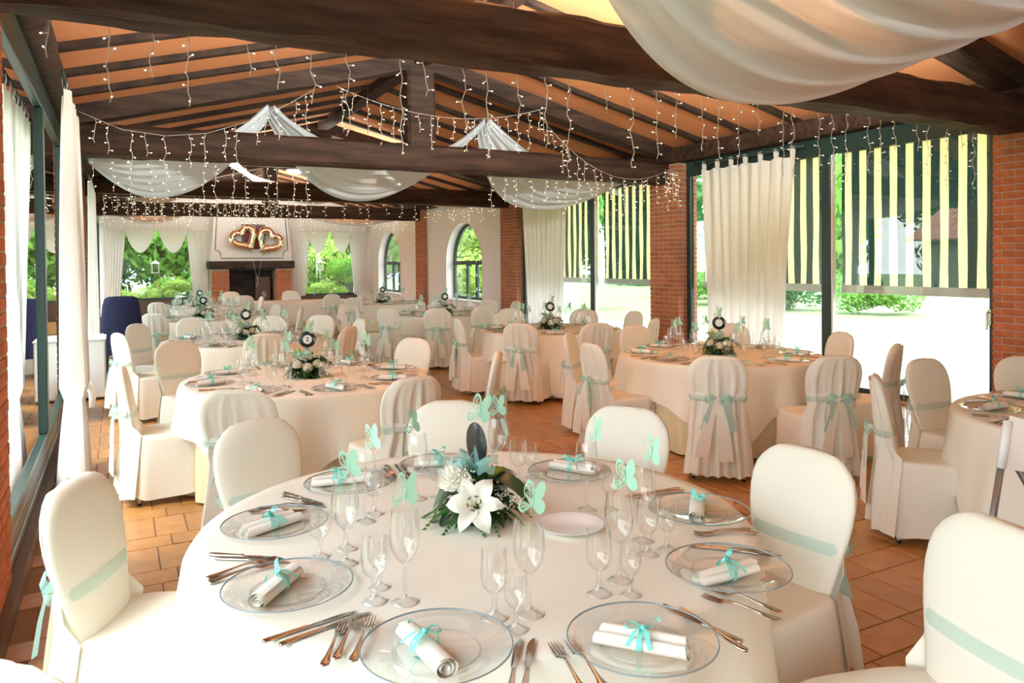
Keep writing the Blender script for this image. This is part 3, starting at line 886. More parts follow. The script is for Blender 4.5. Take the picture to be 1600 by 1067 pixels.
PROTO = [make_chair(s) for s in (1, 2, 3)]
T = dict(T1=(1.06, 2.28), T2=(1.27, 5.78), T3=(1.29, 9.04), T4=(1.20, 13.0), T5=(1.45, 16.4), R1=(4.80, 1.90), R2=(4.90, 5.20), R3=(4.90, 8.25), R4=(4.90, 11.75), R5=(5.05, 15.6))
TN = dict(T1='front table', T2='second left-row table', T3='third left-row table', T4='fourth left-row table', T5='fifth left-row table',
          R1='cut-off right-edge table', R2='second right-row table', R3='third right-row table', R4='fourth right-row table', R5='fifth right-row table')
K = 1.037
CHAIRS = [  # top of the back at z .95 seen from the camera (scaled to the true height), what it faces, label
    (-.135, 2.691, 'T1', 'cream covered chair at the left of the front table, teal bow loop behind it'),
    (.502, 3.329, 'T1', 'cream chair back between the front table and the left aisle, far left seat'),
    (1.378, 3.303, 'T1', 'cream chair across the front table, right behind the dark record marker'),
    (2.017, 2.748, 'T1', 'cream chair across the front table right of the dark record marker'),
    (2.143, 1.847, (.95, 1.80), 'large cream chair at the right of the front table, pale teal band low'),
    (1.96, 1.085, (.95, 1.42), 'cream chair at the lower right corner of the picture, seat cut off'),
    (-.155, 1.49, 'T1', 'cream chair of which only the back top shows, bottom left corner'),
    (.01, 5.56, 'T2', 'white covered chair side-on in the left aisle with pale blue bow'),
    (.42, 7.15, 'T2', 'chair with shaded tan inside back, left of the second left-row table'),
    (.549, 4.212, 'T2', 'chair with pleated cream back turned to the camera, before the second left-row table'),
    (1.52, 4.147, 'T2', 'cream chair back with gathered waist between front table and second left-row table'),
    (2.299, 6.259, 'T2', 'bright white chair at the far right of the second left-row table'),
    (2.488, 4.977, 'T2', 'chair seen edge-on in the middle aisle, teal ribbon hanging behind'),
    (-.013, 8.327, 'T3', 'narrow side-on white chair by the white cabinet with blue bow tails'),
    (.16, 9.48, 'T3', 'second side-on chair in the left aisle, pale band across its back'),
    (.787, 10.219, 'T3', 'small tan chair back across the third left-row table, far left seat'),
    (1.72, 9.978, 'T3', 'white chair across the third left-row table behind its glasses'),
    (2.329, 9.695, 'T3', 'rounded white chair at the far right of the third left-row table'),
    (2.561, 8.755, 'T3', 'slim edge-on white chair in the middle aisle, third left-row table'),
    (2.135, 7.772, 'T3', 'tan shaded chair back between second and third left-row tables, right one'),
    (1.254, 7.45, 'T3', 'tan shaded chair back between second and third left-row tables, middle one'),
    (.423, 11.4, 'T4', 'white round chair back behind the shaded chair, near side of the fourth left-row table'),
    (.109, 12.6, 'T4', 'side-on chair just right of the navy cloth, left of the fourth left-row table'),
    (2.20, 12.75, 'T4', 'white chair right of the fourth left-row table in the distance'),
    (2.42, 11.43, (1.2, 12.2), 'edge-on tan chair standing in the middle aisle before the long table'),
    (.506, 16.0, 'T5', 'far chair below the left garden window, left of two'),
    (.60, 14.7, 'T5', 'far pale chair before the left garden window, nearer of two'),
    (2.55, 15.9, 'T5', 'far cream chair right of the fifth left-row table'),
    (3.683, 8.11, 'R3', 'cream chair with teal bow in the middle aisle, left of the third right-row table'),
    (3.859, 7.106, 'R3', 'cream chair with teal bow and pleated skirt, near seat of the third right-row table'),
    (4.593, 6.70, 'R3', 'cream chair back with vertical folds, right near seat of the third right-row table'),
    (5.485, 6.878, 'R3', 'edge-on chair beside the middle brick pillar'),
    (6.029, 7.988, 'R3', 'round yellowish chair back before the bright glass, right of third right-row table'),
    (5.732, 8.687, 'R3', 'cream chair behind the glasses across the third right-row table'),
    (5.0, 9.5, 'R3', 'cream chair on the far side of the third right-row table, mostly hidden'),
    (4.085, 10.043, 'R4', 'distant cream chair with teal bow, near seat of the fourth right-row table'),
    (3.496, 10.65, 'R4', 'distant slim chair with teal bow, left seat of the fourth right-row table'),
    (3.377, 11.747, 'R4', 'distant edge-on white chair left of the fourth right-row table'),
    (5.884, 12.111, 'R4', 'distant white chair before the arched window wall'),
    (5.984, 11.219, 'R4', 'distant cream chair below the far brick pillar'),
    (4.85, 10.35, 'R4', 'distant cream chair overlapping the third right-row table, near seat of the fourth'),
    (4.1, 14.3, 'R5', 'wide pale chair back before the yellow clothed fifth right-row table'),
    (6.0, 14.6, 'R5', 'far white chair at the right of the fifth right-row table'),
    (3.40, 5.062, 'R2', 'white chair with teal bow turned away, left of the second right-row table'),
    (3.70, 5.894, 'R2', 'side-on chair with blue organza bow in the middle aisle, second right-row table'),
    (3.688, 3.924, 'R2', 'cream chair with big tie and teal bow, centre front of the second right-row table'),
    (4.397, 3.526, (5.05, 5.0), 'tan shaded chair with teal bow, right front of the second right-row table'),
    (5.78, 4.635, 'R2', 'cream chair back against the bright glass across the second right-row table'),
    (5.381, 3.761, 'R2', 'slim edge-on chair against the bright glass, right of the second right-row table'),
    (5.70, 5.86, 'R2', 'chair top showing behind the flowers of the second right-row table'),
    (4.75, 6.25, 'R2', 'plain cream chair back on the far side of the second right-row table'),
    (3.845, 2.803, 'R1', 'chair with teal bow in profile, left of the cut-off right-edge table'),
    (4.754, 3.105, 'R1', 'cream chair facing the camera across the cut-off right-edge table'),
    (5.40, 2.83, 'R1', 'sliver of a cream chair back before the right brick pillar'),
    (2.398, 19.2, (2.4, 17.5), 'far cream chair before the fireplace, behind the long table, left of two'),
    (3.753, 18.9, (3.7, 17.5), 'far cream chair before the fireplace, behind the long table, right of two'),
    (2.348, 16.7, (2.5, 18.0), 'far chair at the left end of the long table'),
    (4.1, 16.2, (4.0, 18.0), 'far chair before the long table with its back to the camera'),
]
for i, (x, y, tgt, lab) in enumerate(CHAIRS):
    x, y = x * K, y * K
    tx, ty = T[tgt] if isinstance(tgt, str) else tgt
    q = hypot(tx - x, ty - y)
    if isinstance(tgt, str) and q < 1.22: x, y = tx + (x - tx) * 1.22 / q, ty + (y - ty) * 1.22 / q
    d = Vector((tx - x, ty - y)).normalized(); a = atan2(d.y, d.x) - pi / 2
    if isinstance(tgt, str): a += rnd.uniform(-.1, .1)
    c = copy_tree(PROTO[i % 3])
    c.location = (x + d.x * .285, y + d.y * .285, 0); c.rotation_euler = (0, 0, a)
    tag(c, lab, 'chair', 'covered banquet chairs')
for p in PROTO: kill_tree(p)


# ================================================================== TABLES AND CLOTHS
TOPZ = .750
R_T = .90


def cloth(R, top, drop, seed, square=None, rot=0.0, amp=.05, folds=15, N=144, flare=.10):
    """round tabletop cloth hanging in folds; square = half side of a square cloth"""
    m = MB(); rings = []; r_ = random.Random(seed); ph = [r_.uniform(0, 6.3) for _ in range(4)]
    for rr in (0.02, R * .4, R * .75, R * .95): rings.append([(rr * cos(2 * pi * k / N), rr * sin(2 * pi * k / N), top) for k in range(N)])
    steps = [0, .03, .08, .16, .26, .38, .52, .68, .84, 1.0]
    for s in steps:
        ring = []
        for k in range(N):
            a = 2 * pi * k / N
            if square:
                b = (a - rot) % (pi / 2); L = square / max(cos(b), sin(b)) - R; L = min(L, drop)
                cor = max(0.0, cos(4 * (a - rot) + pi))
            else: L = drop; cor = 0
            f = sin(folds * a + ph[0] + 1.2 * sin(2 * a + ph[1])) * .6 + sin((folds * 1.6 // 1) * a + ph[2]) * .4
            g = s * L
            rad = R + .012 * min(1, s * 12) + g * flare + amp * f * min(1, g / .45) + .05 * cor * g
            z = top - .004 * (s > 0) - max(0, g - .006)
            ring.append((rad * cos(a), rad * sin(a), max(z, .012)))
        rings.append(ring)
    return m.loft(rings, True, True, False)


for i, (k, (x, y)) in enumerate(T.items()):
    t = empty('round_table', (x, y, 0)); tag(t, 'round banquet table hidden under its cloths, ' + TN[k], 'table', 'round banquet tables')
    MB().lathe([(.02, TOPZ - .034), (R_T - .02, TOPZ - .034), (R_T - .012, TOPZ - .022), (R_T - .02, TOPZ - .012), (.02, TOPZ - .012)], 48).build('tabletop', M['rail'], t)
    for q in range(4):
        a = q * pi / 2 + .4
        MB().tube([(.55 * cos(a), .55 * sin(a), 0), (.5 * cos(a), .5 * sin(a), TOPZ - .034)], .018, 8).build('leg', M['grey_tube'], t)
    u = cloth(R_T - .05, TOPZ - .006, .735, 20 + i, amp=.034, folds=18, flare=.02).build('under_cloth', M['under_cloth'], None, loc=(x, y, 0))
    tag(u, 'pale yellow floor-length cloth on the ' + TN[k], 'tablecloth', 'yellow under cloths')
    rot = {'T1': .95, 'T2': .35, 'R2': .1, 'R1': .5}.get(k, i * .5)
    c = cloth(R_T + .004, TOPZ, .70, 40 + i, square=1.22, rot=rot, amp=.045, folds=13).build('over_cloth', M['white_cloth'], None, loc=(x, y, 0))
    tag(c, 'white square cloth laid over the ' + TN[k], 'tablecloth', 'white over cloths')

# long table near the fireplace
lt = empty('long_table', (3.75, 17.9, 0)); tag(lt, 'long rectangular table in front of the fireplace', 'table')
MB().cbox(-1.1, 1.1, -.38, .38, .71, .74, .01).build('tabletop', M['rail'], lt, smooth=False)
for sx_ in (-1, 1):
    for sy_ in (-1, 1): MB().tube([(sx_ * 1.0, sy_ * .3, 0), (sx_ * 1.0, sy_ * .3, .71)], .02, 8).build('leg', M['grey_tube'], lt)


def rect_cloth(hw, hd, top, drop, amp):
    m = MB(); rings = []; N = 160
    base = superel(1, 1, N, 14)
    for s in (.02, .6, 1.0): rings.append([(x * hw * s, y * hd * s, top) for x, y in base])
    for s in (.05, .2, .45, .7, 1.0):
        ring = []
        for k, (x, y) in enumerate(base):
            f = amp * s * (sin(k * .9) + .5 * sin(k * .37)); n_ = hypot(x, y)
            ring.append((x * (hw + .015 + f), y * (hd + .015 + f), top - s * drop))
        rings.append(ring)
    return m.loft(rings, True, True, False)


tag(rect_cloth(1.12, .40, .748, .46, .02).build('over_cloth', M['white_cloth'], None, loc=(3.75, 17.9, 0)), 'cream cloth on the long table by the fireplace', 'tablecloth')


# ================================================================== TABLEWARE
PROF = {
    'wine_glass': [(.036, .0), (.0362, .0022), (.022, .006), (.008, .012), (.0042, .024), (.0038, .07), (.0042, .092), (.008, .101), (.020, .110), (.031, .125), (.038, .146), (.0405, .168), (.0395, .190), (.0365, .215), (.0335, .238)],
    'water_goblet': [(.034, .0), (.0342, .0022), (.020, .006), (.011, .014), (.0075, .028), (.0062, .044), (.008, .056), (.012, .062), (.023, .070), (.031, .082), (.0345, .100), (.0345, .125), (.0325, .150), (.031, .168)],
    'small_goblet': [(.029, .0), (.0292, .0022), (.017, .006), (.009, .012), (.0062, .024), (.0055, .038), (.007, .048), (.011, .053), (.020, .061), (.027, .073), (.0295, .090), (.0285, .112), (.0265, .136)],
}
GM = {}
for k, p in PROF.items():
    for lod, n in (('hi', 28), ('lo', 12)):
        m = MB().lathe(p, n)
        rt, zt = p[-1]; m.lathe([(rt, zt), (rt + .0006, zt + .0008), (rt - .0006, zt + .0012)], n)
        me = m.mesh(k); me.materials.append(M['glass']); GM[k, lod] = me

m = MB().lathe([(.004, .003), (.095, .003), (.108, .0055), (.125, .0105), (.150, .0145), (.169, .0165)], 48); plate_me = m.mesh('plate'); plate_me.materials.append(M['plate_glass'])
m = MB(); m.lathe([(.168, .0150), (.1715, .0165), (.1705, .0185), (.168, .0180), (.168, .0150)], 48); rim_me = m.mesh('rim'); rim_me.materials.append(M['plate_edge'])
m = MB(); m.lathe([(.096, .0015), (.099, .003), (.0955, .0045), (.096, .0015)], 40); foot_me = m.mesh('foot_ring'); foot_me.materials.append(M['plate_glass'])
m = MB().lathe([(.002, .004), (.065, .004), (.075, .008), (.108, .016), (.110, .0175), (.107, .0175), (.074, .0105), (.062, .0065), (.002, .0065)], 40); china_me = m.mesh('side_plate'); china_me.materials.append(M['china'])


def knife_mesh():
    m = MB(); n = 10; rings = []
    for y, a, b in [(0, .004, .003), (.004, .0085, .0045), (.02, .0095, .005), (.06, .0075, .0045), (.095, .0055, .004), (.108, .0065, .0045), (.112, .0055, .003)]:
        rings.append([(a * cos(2 * pi * k / n), y, .0045 + b * sin(2 * pi * k / n)) for k in range(n)])
    m.loft(rings)
    rings = []
    for y, x0, x1 in [(.112, -.006, .005), (.13, -.0085, .0085), (.17, -.009, .009), (.205, -.0085, .0085), (.225, -.005, .008), (.238, .002, .006)]:
        rings.append([(x0, y, .0032), (x1, y, .0036), (x1, y, .0052), (x0, y, .0038)])
    m.loft(rings)
    return m


def fork_mesh():
    m = MB(); n = 10; rings = []
    for y, a, b, z in [(0, .004, .002, .004), (.004, .0105, .003, .004), (.016, .0115, .003, .0045), (.04, .007, .003, .006), (.08, .0042, .003, .0095), (.11, .0035, .003, .012), (.125, .005, .0025, .011), (.138, .0115, .0018, .007), (.150, .013, .0015, .004)]:
        rings.append([(a * cos(2 * pi * k / n), y, z + b * sin(2 * pi * k / n)) for k in range(n)])
    m.loft(rings)
    for i in range(4):
        x = (i - 1.5) * .0072
        m.tube([(x, .146, .0042), (x, .165, .003), (x * .98, .185, .0042), (x * .95, .205, .0075)], [.0024, .0022, .002, .001], 6)
    return m


knife_me = knife_mesh().mesh('knife'); knife_me.materials.append(M['steel'])
fork_me = fork_mesh().mesh('fork'); fork_me.materials.append(M['steel'])
for me_ in (knife_me, fork_me): me_.set_sharp_from_angle(angle=radians(50))


# napkin rolls
def spiral_roll(L, R0, turns, sx_, sz_, cx=0, wob=0.0, x0=0):
    pts = []
    N = int(turns * 20)
    for i in range(N + 1):
        t = i / N; r = R0 * (.22 + .78 * t); a = t * turns * 2 * pi - pi / 2
        pts.append((r * cos(a) * sx_ + cx, r * sin(a) * sz_))
    zmin = min(p[1] for p in pts)
    rows = []
    for q in range(9):
        x = -L / 2 + L * q / 8; sc_ = 1 - .10 * abs(q - 4) / 4 * wob
        rows.append([(x + .004 * sin(i * .3 + q) * (q in (0, 8)), y * sc_, (z - zmin) * sc_) for i, (y, z) in enumerate(pts)])
    return rows


def bow_mesh(z):
    m = MB(); r_ = random.Random(4)
    for s in (-1, 1):
        m.strip([(0, 0, z), (s * .014, s * .012, z + .018), (s * .030, s * .020, z + .022), (s * .036, s * .022, z + .012), (s * .024, s * .014, z + .004), (0, 0, z + .003)], (.5, -.6, .7), .011)
        m.strip([(0, 0, z + .002), (s * .012, -.016, z + .002), (s * .020, -.034, z - .010), (s * .026, -.045, z - .022)], (1, .2, .2), .010)
    m.tube([(-.005, 0, z + .002), (0, 0, z + .006), (.005, 0, z + .002)], [.004, .006, .004], 8)
    return m


def make_napkin(kind):
    r = empty('rolled_napkin')
    m = MB()
    if kind == 0:
        m.grid(spiral_roll(.205, .026, 2.6, 1.22, .86, wob=.6)); zt = .050; hw = .034
    else:
        m.grid(spiral_roll(.205, .019, 2.2, 1.0, .9, cx=-.019)); m.grid(spiral_roll(.195, .020, 2.2, 1.0, .92, cx=.020)); zt = .039; hw = .043
    m.build('roll', M['napkin'], r)
    m = MB(); ring = superel(hw, zt / 2 + .0015, 28, 2.4)
    m.loft([[(dx, y, z + zt / 2) for y, z in ring] for dx in (-.006, 0, .006)], True, False, False)
    m.build('ribbon_band', M['ribbon'], r)
    bow_mesh(zt + .002).build('ribbon_bow', M['ribbon'], r)
    return r


NAP = [make_napkin(0), make_napkin(1)]

# butterflies cut from mint paper
WING = [(0, .002), (.004, .020), (.017, .043), (.034, .060), (.048, .064), (.052, .056), (.050, .040), (.042, .022), (.031, .010), (.037, .002), (.038, -.012), (.031, -.028), (.019, -.036), (.009, -.030), (.002, -.012)]


def wing(lace, s, fold):
    mt = Matrix.Rotation(-s * fold, 4, 'Y')

    def pl(x, y): return mt @ Vector((s * x, 0, y))
    m = MB()
    if not lace:
        n = len(WING); m.add([pl(*p) for p in WING], [tuple(range(n))])
    else:
        c = (.022, .012)
        inn = [(c[0] + (x - c[0]) * .82, c[1] + (y - c[1]) * .82) for x, y in WING]
        m.grid([[pl(*p) for p in WING + WING[:1]], [pl(*p) for p in inn + inn[:1]]])
        for (x, y) in [WING[i] for i in (2, 3, 5, 7, 10, 11, 12)]:
            d = Vector((x, y)); nrm = Vector((-y, x)).normalized() * .0013
            m.add([pl(nrm.x, nrm.y), pl(-nrm.x, -nrm.y), pl(x * .9 - nrm.x, y * .9 - nrm.y), pl(x * .9 + nrm.x, y * .9 + nrm.y)], [(0, 1, 2, 3)])
        for cx, cy, r in ((.018, .030, .006), (.030, .042, .007), (.040, .050, .005), (.030, .026, .005), (.017, .014, .004), (.018, -.006, .006), (.028, -.012, .005), (.016, -.022, .005), (.040, .036, .004)):
            o_ = [(cx + r * cos(2 * pi * k / 10), cy + r * sin(2 * pi * k / 10)) for k in range(11)]; i_ = [(cx + (r - .0018) * cos(2 * pi * k / 10), cy + (r - .0018) * sin(2 * pi * k / 10)) for k in range(11)]
            m.grid([[pl(*p) for p in o_], [pl(*p) for p in i_]])
    return m


def make_butterfly():
    r = empty('paper_butterfly')
    wing(True, -1, radians(22)).build('lace_wing', M['paper'], r, smooth=False)
    wing(False, 1, radians(22)).build('wing', M['paper'], r, smooth=False)
    MB().tube([(0, 0, -.022), (0, 0, 0), (0, 0, .018), (0, 0, .024)], [.001, .002, .002, .0008], 6).build('body', M['paper'], r)
    return r


BFLY = make_butterfly()
SEATS = ['nearest seat', 'near right seat', 'right-hand seat', 'far right seat', 'farthest seat', 'far left seat', 'left-hand seat', 'near left seat']


def seat_name(tab, x, y):
    """seat as seen from the camera"""
    tx, ty = T[tab]; base = atan2(-ty, -tx); a = (atan2(y - ty, x - tx) - base) % (2 * pi)
    return SEATS[int(round(a / (pi / 4))) % 8]


used_labels = {}


def ulabel(s):
    used_labels[s] = used_labels.get(s, 0) + 1
    return s


GW = {'wine_glass': 'tall stemmed wine glass', 'water_goblet': 'short stemmed water goblet', 'small_goblet': 'smallest stemmed goblet'}


def put_glass(kind, x, y, tab, seat, lod='hi', z=TOPZ):
    o = link(kind, GM[kind, lod], None, (x, y, z), (0, 0, rnd.uniform(0, 6)))
    return tag(o, ulabel('%s at the %s of the %s' % (GW[kind], seat, TN[tab])), 'glass', 'glasses on the ' + TN[tab])


def put_butterfly(x, y, tab, seat, rz, z=TOPZ, top=.238, off=.033):
    b = copy_tree(BFLY); b.scale = (.85,) * 3; b.location = (x + off * cos(rz + 1.2), y + off * sin(rz + 1.2), z + top - .002); b.rotation_euler = (rnd.uniform(-.25, .25), rnd.uniform(-.2, .2), rz)
    b.location.z += .024
    return tag(b, ulabel('mint paper butterfly perched on the wine glass, %s of the %s' % (seat, TN[tab])), 'butterfly', 'paper butterflies on the ' + TN[tab])


def put_plate(x, y, tab, seat, z=TOPZ):
    o = link('charger_plate', plate_me, None, (x, y, z)); link('rim', rim_me, o); link('foot_ring', foot_me, o)
    return tag(o, ulabel('clear glass charger plate at the %s of the %s' % (seat, TN[tab])), 'plate', 'glass plates on the ' + TN[tab])


def put_napkin(x, y, rz, tab, seat, kind, z=TOPZ):
    o = copy_tree(NAP[kind]); o.location = (x, y, z + .0045); o.rotation_euler = (0, 0, rz)
    return tag(o, ulabel('rolled napkin with teal ribbon at the %s of the %s' % (seat, TN[tab])), 'napkin', 'napkins on the ' + TN[tab])


def put_cutlery(kind, x, y, rz, which, tab, seat, sc_=1.0, z=TOPZ):
    o = link(kind, knife_me if kind == 'table_knife' else fork_me, None, (x, y, z + .0005), (0, 0, rz), (1, sc_, 1))
    return tag(o, ulabel('%s steel %s at the %s of the %s' % (which, kind.split('_')[1], seat, TN[tab])), kind.split('_')[1], 'cutlery on the ' + TN[tab])


# ---- the front table, piece by piece
P1 = [(.446, 2.544), (.387, 2.032), (.617, 1.545), (1.039, 1.353), (1.489, 1.55), (1.751, 1.959), (1.616, 2.576), (.784, 2.874), (1.19, 2.93)]
N1 = [((.305, 2.456), (.528, 2.559), 1), ((.258, 1.921), (.41, 2.104), 0), ((.544, 1.652), (.566, 1.394), 0), ((.94, 1.40), (1.085, 1.23), 1), ((1.323, 1.467), (1.486, 1.468), 0), ((1.64, 1.85), (1.813, 2.035), 0), ((1.715, 2.559), (1.64, 2.69), 1), ((.65, 2.914), (.79, 2.892), 0), ((1.10, 2.98), (1.28, 2.94), 0)]
S1 = ['left rear seat', 'left front seat', 'lower left seat', 'lower right seat', 'right front seat', 'right rear seat', 'far right seat', 'far left seat', 'seat behind the flowers']
for (x, y), (a, b, kd), s in zip(P1, N1, S1):
    put_plate(x, y, 'T1', s)
    put_napkin((a[0] + b[0]) / 2 * .55 + x * .45, (a[1] + b[1]) / 2 * .55 + y * .45, atan2(b[1] - a[1], b[0] - a[0]), 'T1', s, kd)
G1 = [('w', .569, 2.128, 1), ('g', .600, 2.236, 1), ('s', .515, 2.213, 1), ('w', .719, 2.441, 7), ('g', .771, 2.501, 7), ('w', .637, 1.812, 2), ('g', .569, 1.853, 2), ('s', .605, 1.925, 2),
      ('g', .80, 1.626, 3), ('s', .819, 1.548, 3), ('w', .884, 1.60, 3), ('g', 1.099, 1.612, 4), ('w', 1.194, 1.652, 4), ('s', 1.165, 1.565, 4), ('g', 1.373, 1.758, 5), ('s', 1.448, 1.761, 5), ('w', 1.425, 1.851, 5),
      ('w', 1.438, 2.18, 6), ('s', 1.51, 2.139, 6), ('w', 1.35, 2.70, 8), ('g', 1.383, 2.584, 8), ('s', 1.45, 2.613, 8), ('w', .96, 2.585, 0), ('g', 1.032, 2.565, 0)]
KD = {'w': 'wine_glass', 'g': 'water_goblet', 's': 'small_goblet'}
BR = {1: .2, 7: -.5, 2: .45, 3: .1, 4: -.3, 5: -.9, 6: -1.0, 8: .3, 0: .9}
for k, x, y, s in G1:
    put_glass(KD[k], x, y, 'T1', S1[s])
    if k == 'w': put_butterfly(x, y, 'T1', S1[s], BR[s] - .5)
C1 = [('k', .226, 2.384, .47, 2.204, 0), ('k', .237, 2.345, .453, 2.187, 0), ('f', .20, 2.206, .42, 2.26, 1), ('f', .201, 2.163, .458, 2.227, 1), ('k', .536, 2.891, .65, 2.664, 7), ('k', .525, 2.848, .64, 2.639, 7), ('f', .42, 2.753, .60, 2.70, 0), ('f', .385, 2.718, .572, 2.62, 0),
      ('k', .277, 1.768, .479, 1.81, 1), ('k', .308, 1.735, .501, 1.785, 1), ('f', .376, 1.598, .492, 1.815, 2), ('f', .404, 1.606, .525, 1.812, 2), ('f', .432, 1.571, .552, 1.79, 2),
      ('k', .669, 1.298, .809, 1.512, 2), ('k', .695, 1.287, .836, 1.500, 2), ('f', .814, 1.244, .871, 1.513, 3), ('f', .855, 1.231, .902, 1.485, 3),
      ('k', 1.215, 1.207, 1.225, 1.515, 3), ('k', 1.235, 1.24, 1.196, 1.478, 3), ('f', 1.392, 1.273, 1.293, 1.531, 4), ('f', 1.421, 1.295, 1.348, 1.532, 4),
      ('k', 1.695, 1.545, 1.502, 1.773, 4), ('k', 1.694, 1.585, 1.495, 1.759, 4), ('f', 1.787, 1.76, 1.585, 1.794, 5), ('f', 1.776, 1.713, 1.549, 1.827, 5), ('k', 1.864, 2.169, 1.70, 2.19, 5), ('k', 1.873, 2.201, 1.71, 2.221, 5),
      ('k', 1.061, 3.038, 1.019, 2.781, 8), ('k', 1.037, 3.052, .995, 2.786, 8), ('f', 1.000, 3.069, .96, 2.811, 8), ('f', .97, 3.021, .93, 2.782, 8)]
cnt = {}
for k, x0, y0, x1, y1, s in C1:
    cnt[k, s] = cnt.get((k, s), 0) + 1
    kd = 'table_knife' if k == 'k' else 'table_fork'
    put_cutlery(kd, x0, y0, atan2(y1 - y0, x1 - x0) - pi / 2, {1: 'outer', 2: 'inner', 3: 'innermost'}[cnt[k, s]], 'T1', S1[s], z=TOPZ + .004 * (cnt[k, s] - 1) * (k == 'f'))
tag(link('side_plate', china_me, None, (1.29, 2.05, TOPZ)), 'small white china plate right of the flowers on the front table', 'plate')


# ---- the other tables: a setting at each seat
def set_table(tab, off, lod, cutlery, n=8):
    tx, ty = T[tab]
    base = atan2(-ty, -tx)
    for i in range(n):
        a = base + (i + off) * 2 * pi / n; seat = SEATS[i]
        ux, uy = cos(a), sin(a); vx, vy = -uy, ux   # u outwards, v to the side

        def at(r, s): return tx + ux * r + vx * s, ty + uy * r + vy * s
        x, y = at(.70, 0); put_plate(x, y, tab, seat)
        put_napkin(x, y, a + rnd.choice((-.6, .3, .9, 1.6)), tab, seat, i % 2)
        x, y = at(.44, .06); put_glass('wine_glass', x, y, tab, seat, lod)
        put_butterfly(x, y, tab, seat, rnd.uniform(-1.2, .6))
        x, y = at(.47, -.02); put_glass('water_goblet', x, y, tab, seat, lod)
        x, y = at(.51, .13); put_glass('small_goblet', x, y, tab, seat, lod)
        if cutlery:
            for q, (kd, s, wh) in enumerate((('table_knife', .205, 'inner'), ('table_knife', .232, 'outer'), ('table_fork', -.205, 'inner'), ('table_fork', -.238, 'outer'))):
                x, y = at(.82, s); put_cutlery(kd, x, y, a + pi / 2 + rnd.uniform(-.08, .08), wh, tab, seat)


for tab, off, lod, cut in (('T2', .35, 'hi', True), ('R2', .2, 'hi', True), ('R1', .3, 'hi', True), ('R3', .1, 'lo', True), ('T3', .4, 'lo', True), ('T4', .1, 'lo', False), ('R4', .3, 'lo', False), ('R5', .2, 'lo', False), ('T5', .3, 'lo', False)):
    set_table(tab, off, lod, cut)
for o in NAP + [BFLY]: kill_tree(o)
for i, xx in enumerate((2.95, 3.4, 4.1, 4.5)):
    o = link('wine_glass', GM['wine_glass', 'lo'], None, (xx, 17.85, .748)); tag(o, 'wine glass on the long table by the fireplace, %s from its left end' % ('first', 'second', 'third', 'fourth')[i], 'glass')


# ================================================================== FLOWERS
def leaf_strip(m, base, az, L, W, rise, droop, twist=0.0, n=10, fold=.25):
    """broad leaf arching out from base"""
    rows = []
    d = Vector((cos(az), sin(az), 0)); sd_ = Vector((-sin(az), cos(az), 0)); base = Vector(base)
    for i in range(n + 1):
        t = i / n; p = base + d * (L * t) + Vector((0, 0, rise * sin(pi * min(1, t * .95)) - droop * t * t))
        w_ = W * (sin(pi * min(1, .08 + t * .92)) ** .8) * (1 if t < 1 else 0) + .001
        s2 = (sd_ * cos(twist * t) + Vector((0, 0, 1)) * sin(twist * t))
        up = Vector((0, 0, 1))
        rows.append([p - s2 * w_ + up * w_ * fold, p - s2 * w_ * .5 + up * w_ * fold * .3, p, p + s2 * w_ * .5 + up * w_ * fold * .3, p + s2 * w_ + up * w_ * fold])
    m.grid(rows); return m


def fern(az, L, rise):
    m = MB(); d = Vector((cos(az), sin(az), 0)); s = Vector((-sin(az), cos(az), 0)); pts = []
    n = 16
    for i in range(n + 1):
        t = i / n; pts.append(d * (L * t) + Vector((0, 0, .03 + rise * sin(pi * t * .8) - .05 * t * t)))
    m.tube(pts, .0012, 4)
    for i in range(1, n + 1):
        t = i / n; w_ = L * .28 * (1 - t) ** .8 * min(1, t * 6) + .004
        for sg in (-1, 1):
            tip = pts[i] + (s * sg + d * .55).normalized() * w_ + Vector((0, 0, -.006)); q = d * (L / n * .75)
            mid = (pts[i] + tip) / 2
            m.add([pts[i] - q * .3, mid - q, tip, mid + q, pts[i] + q * .3], [(0, 1, 2, 3, 4)])
    return m


def lily(parent, loc, direction, scale=1.0):
    m = MB()
    m.tube([(0, 0, -.01), (0, 0, .05), (.004, 0, .082)], [.005, .003, .004], 6)
    core = m.build('lily', M['pistil'], parent, loc=loc)
    core.rotation_euler = Vector(direction).to_track_quat('Z', 'Y').to_euler(); core.scale = (scale,) * 3
    an = MB()
    for k in range(6):
        a = k * pi / 3 + .3; p = Vector((.022 * cos(a), .022 * sin(a), .066))
        an.tube([(.003 * cos(a), .003 * sin(a), .01), p * .7, p], .0009, 4); an.tube([p + Vector((-sin(a), cos(a), 0)) * .008, p + Vector((0, 0, .003)), p - Vector((-sin(a), cos(a), 0)) * .008], [.001, .003, .001], 5)
    an.build('anthers', M['anther'], core)
    for k in range(6):
        a = k * pi / 3; W = .030 if k % 2 else .023; rows = []
        for i in range(11):
            t = i / 10; r = .008 + .098 * t - .006 * t * t; z = .012 + .055 * sin(t * 2.0) - .045 * t ** 3
            w_ = W * sin(pi * min(1, .12 + .88 * t)) ** .7 + .001
            row = []
            for j in range(7):
                s = (j - 3) / 3; rr = r - .006 * s * s
                row.append((rr * cos(a) - s * w_ * sin(a), rr * sin(a) + s * w_ * cos(a), z + .010 * abs(s) + .002 * sin(t * 18 + j)))
            rows.append(row)
        MB().grid(rows).build('petal', M['petal'], core)
    return core


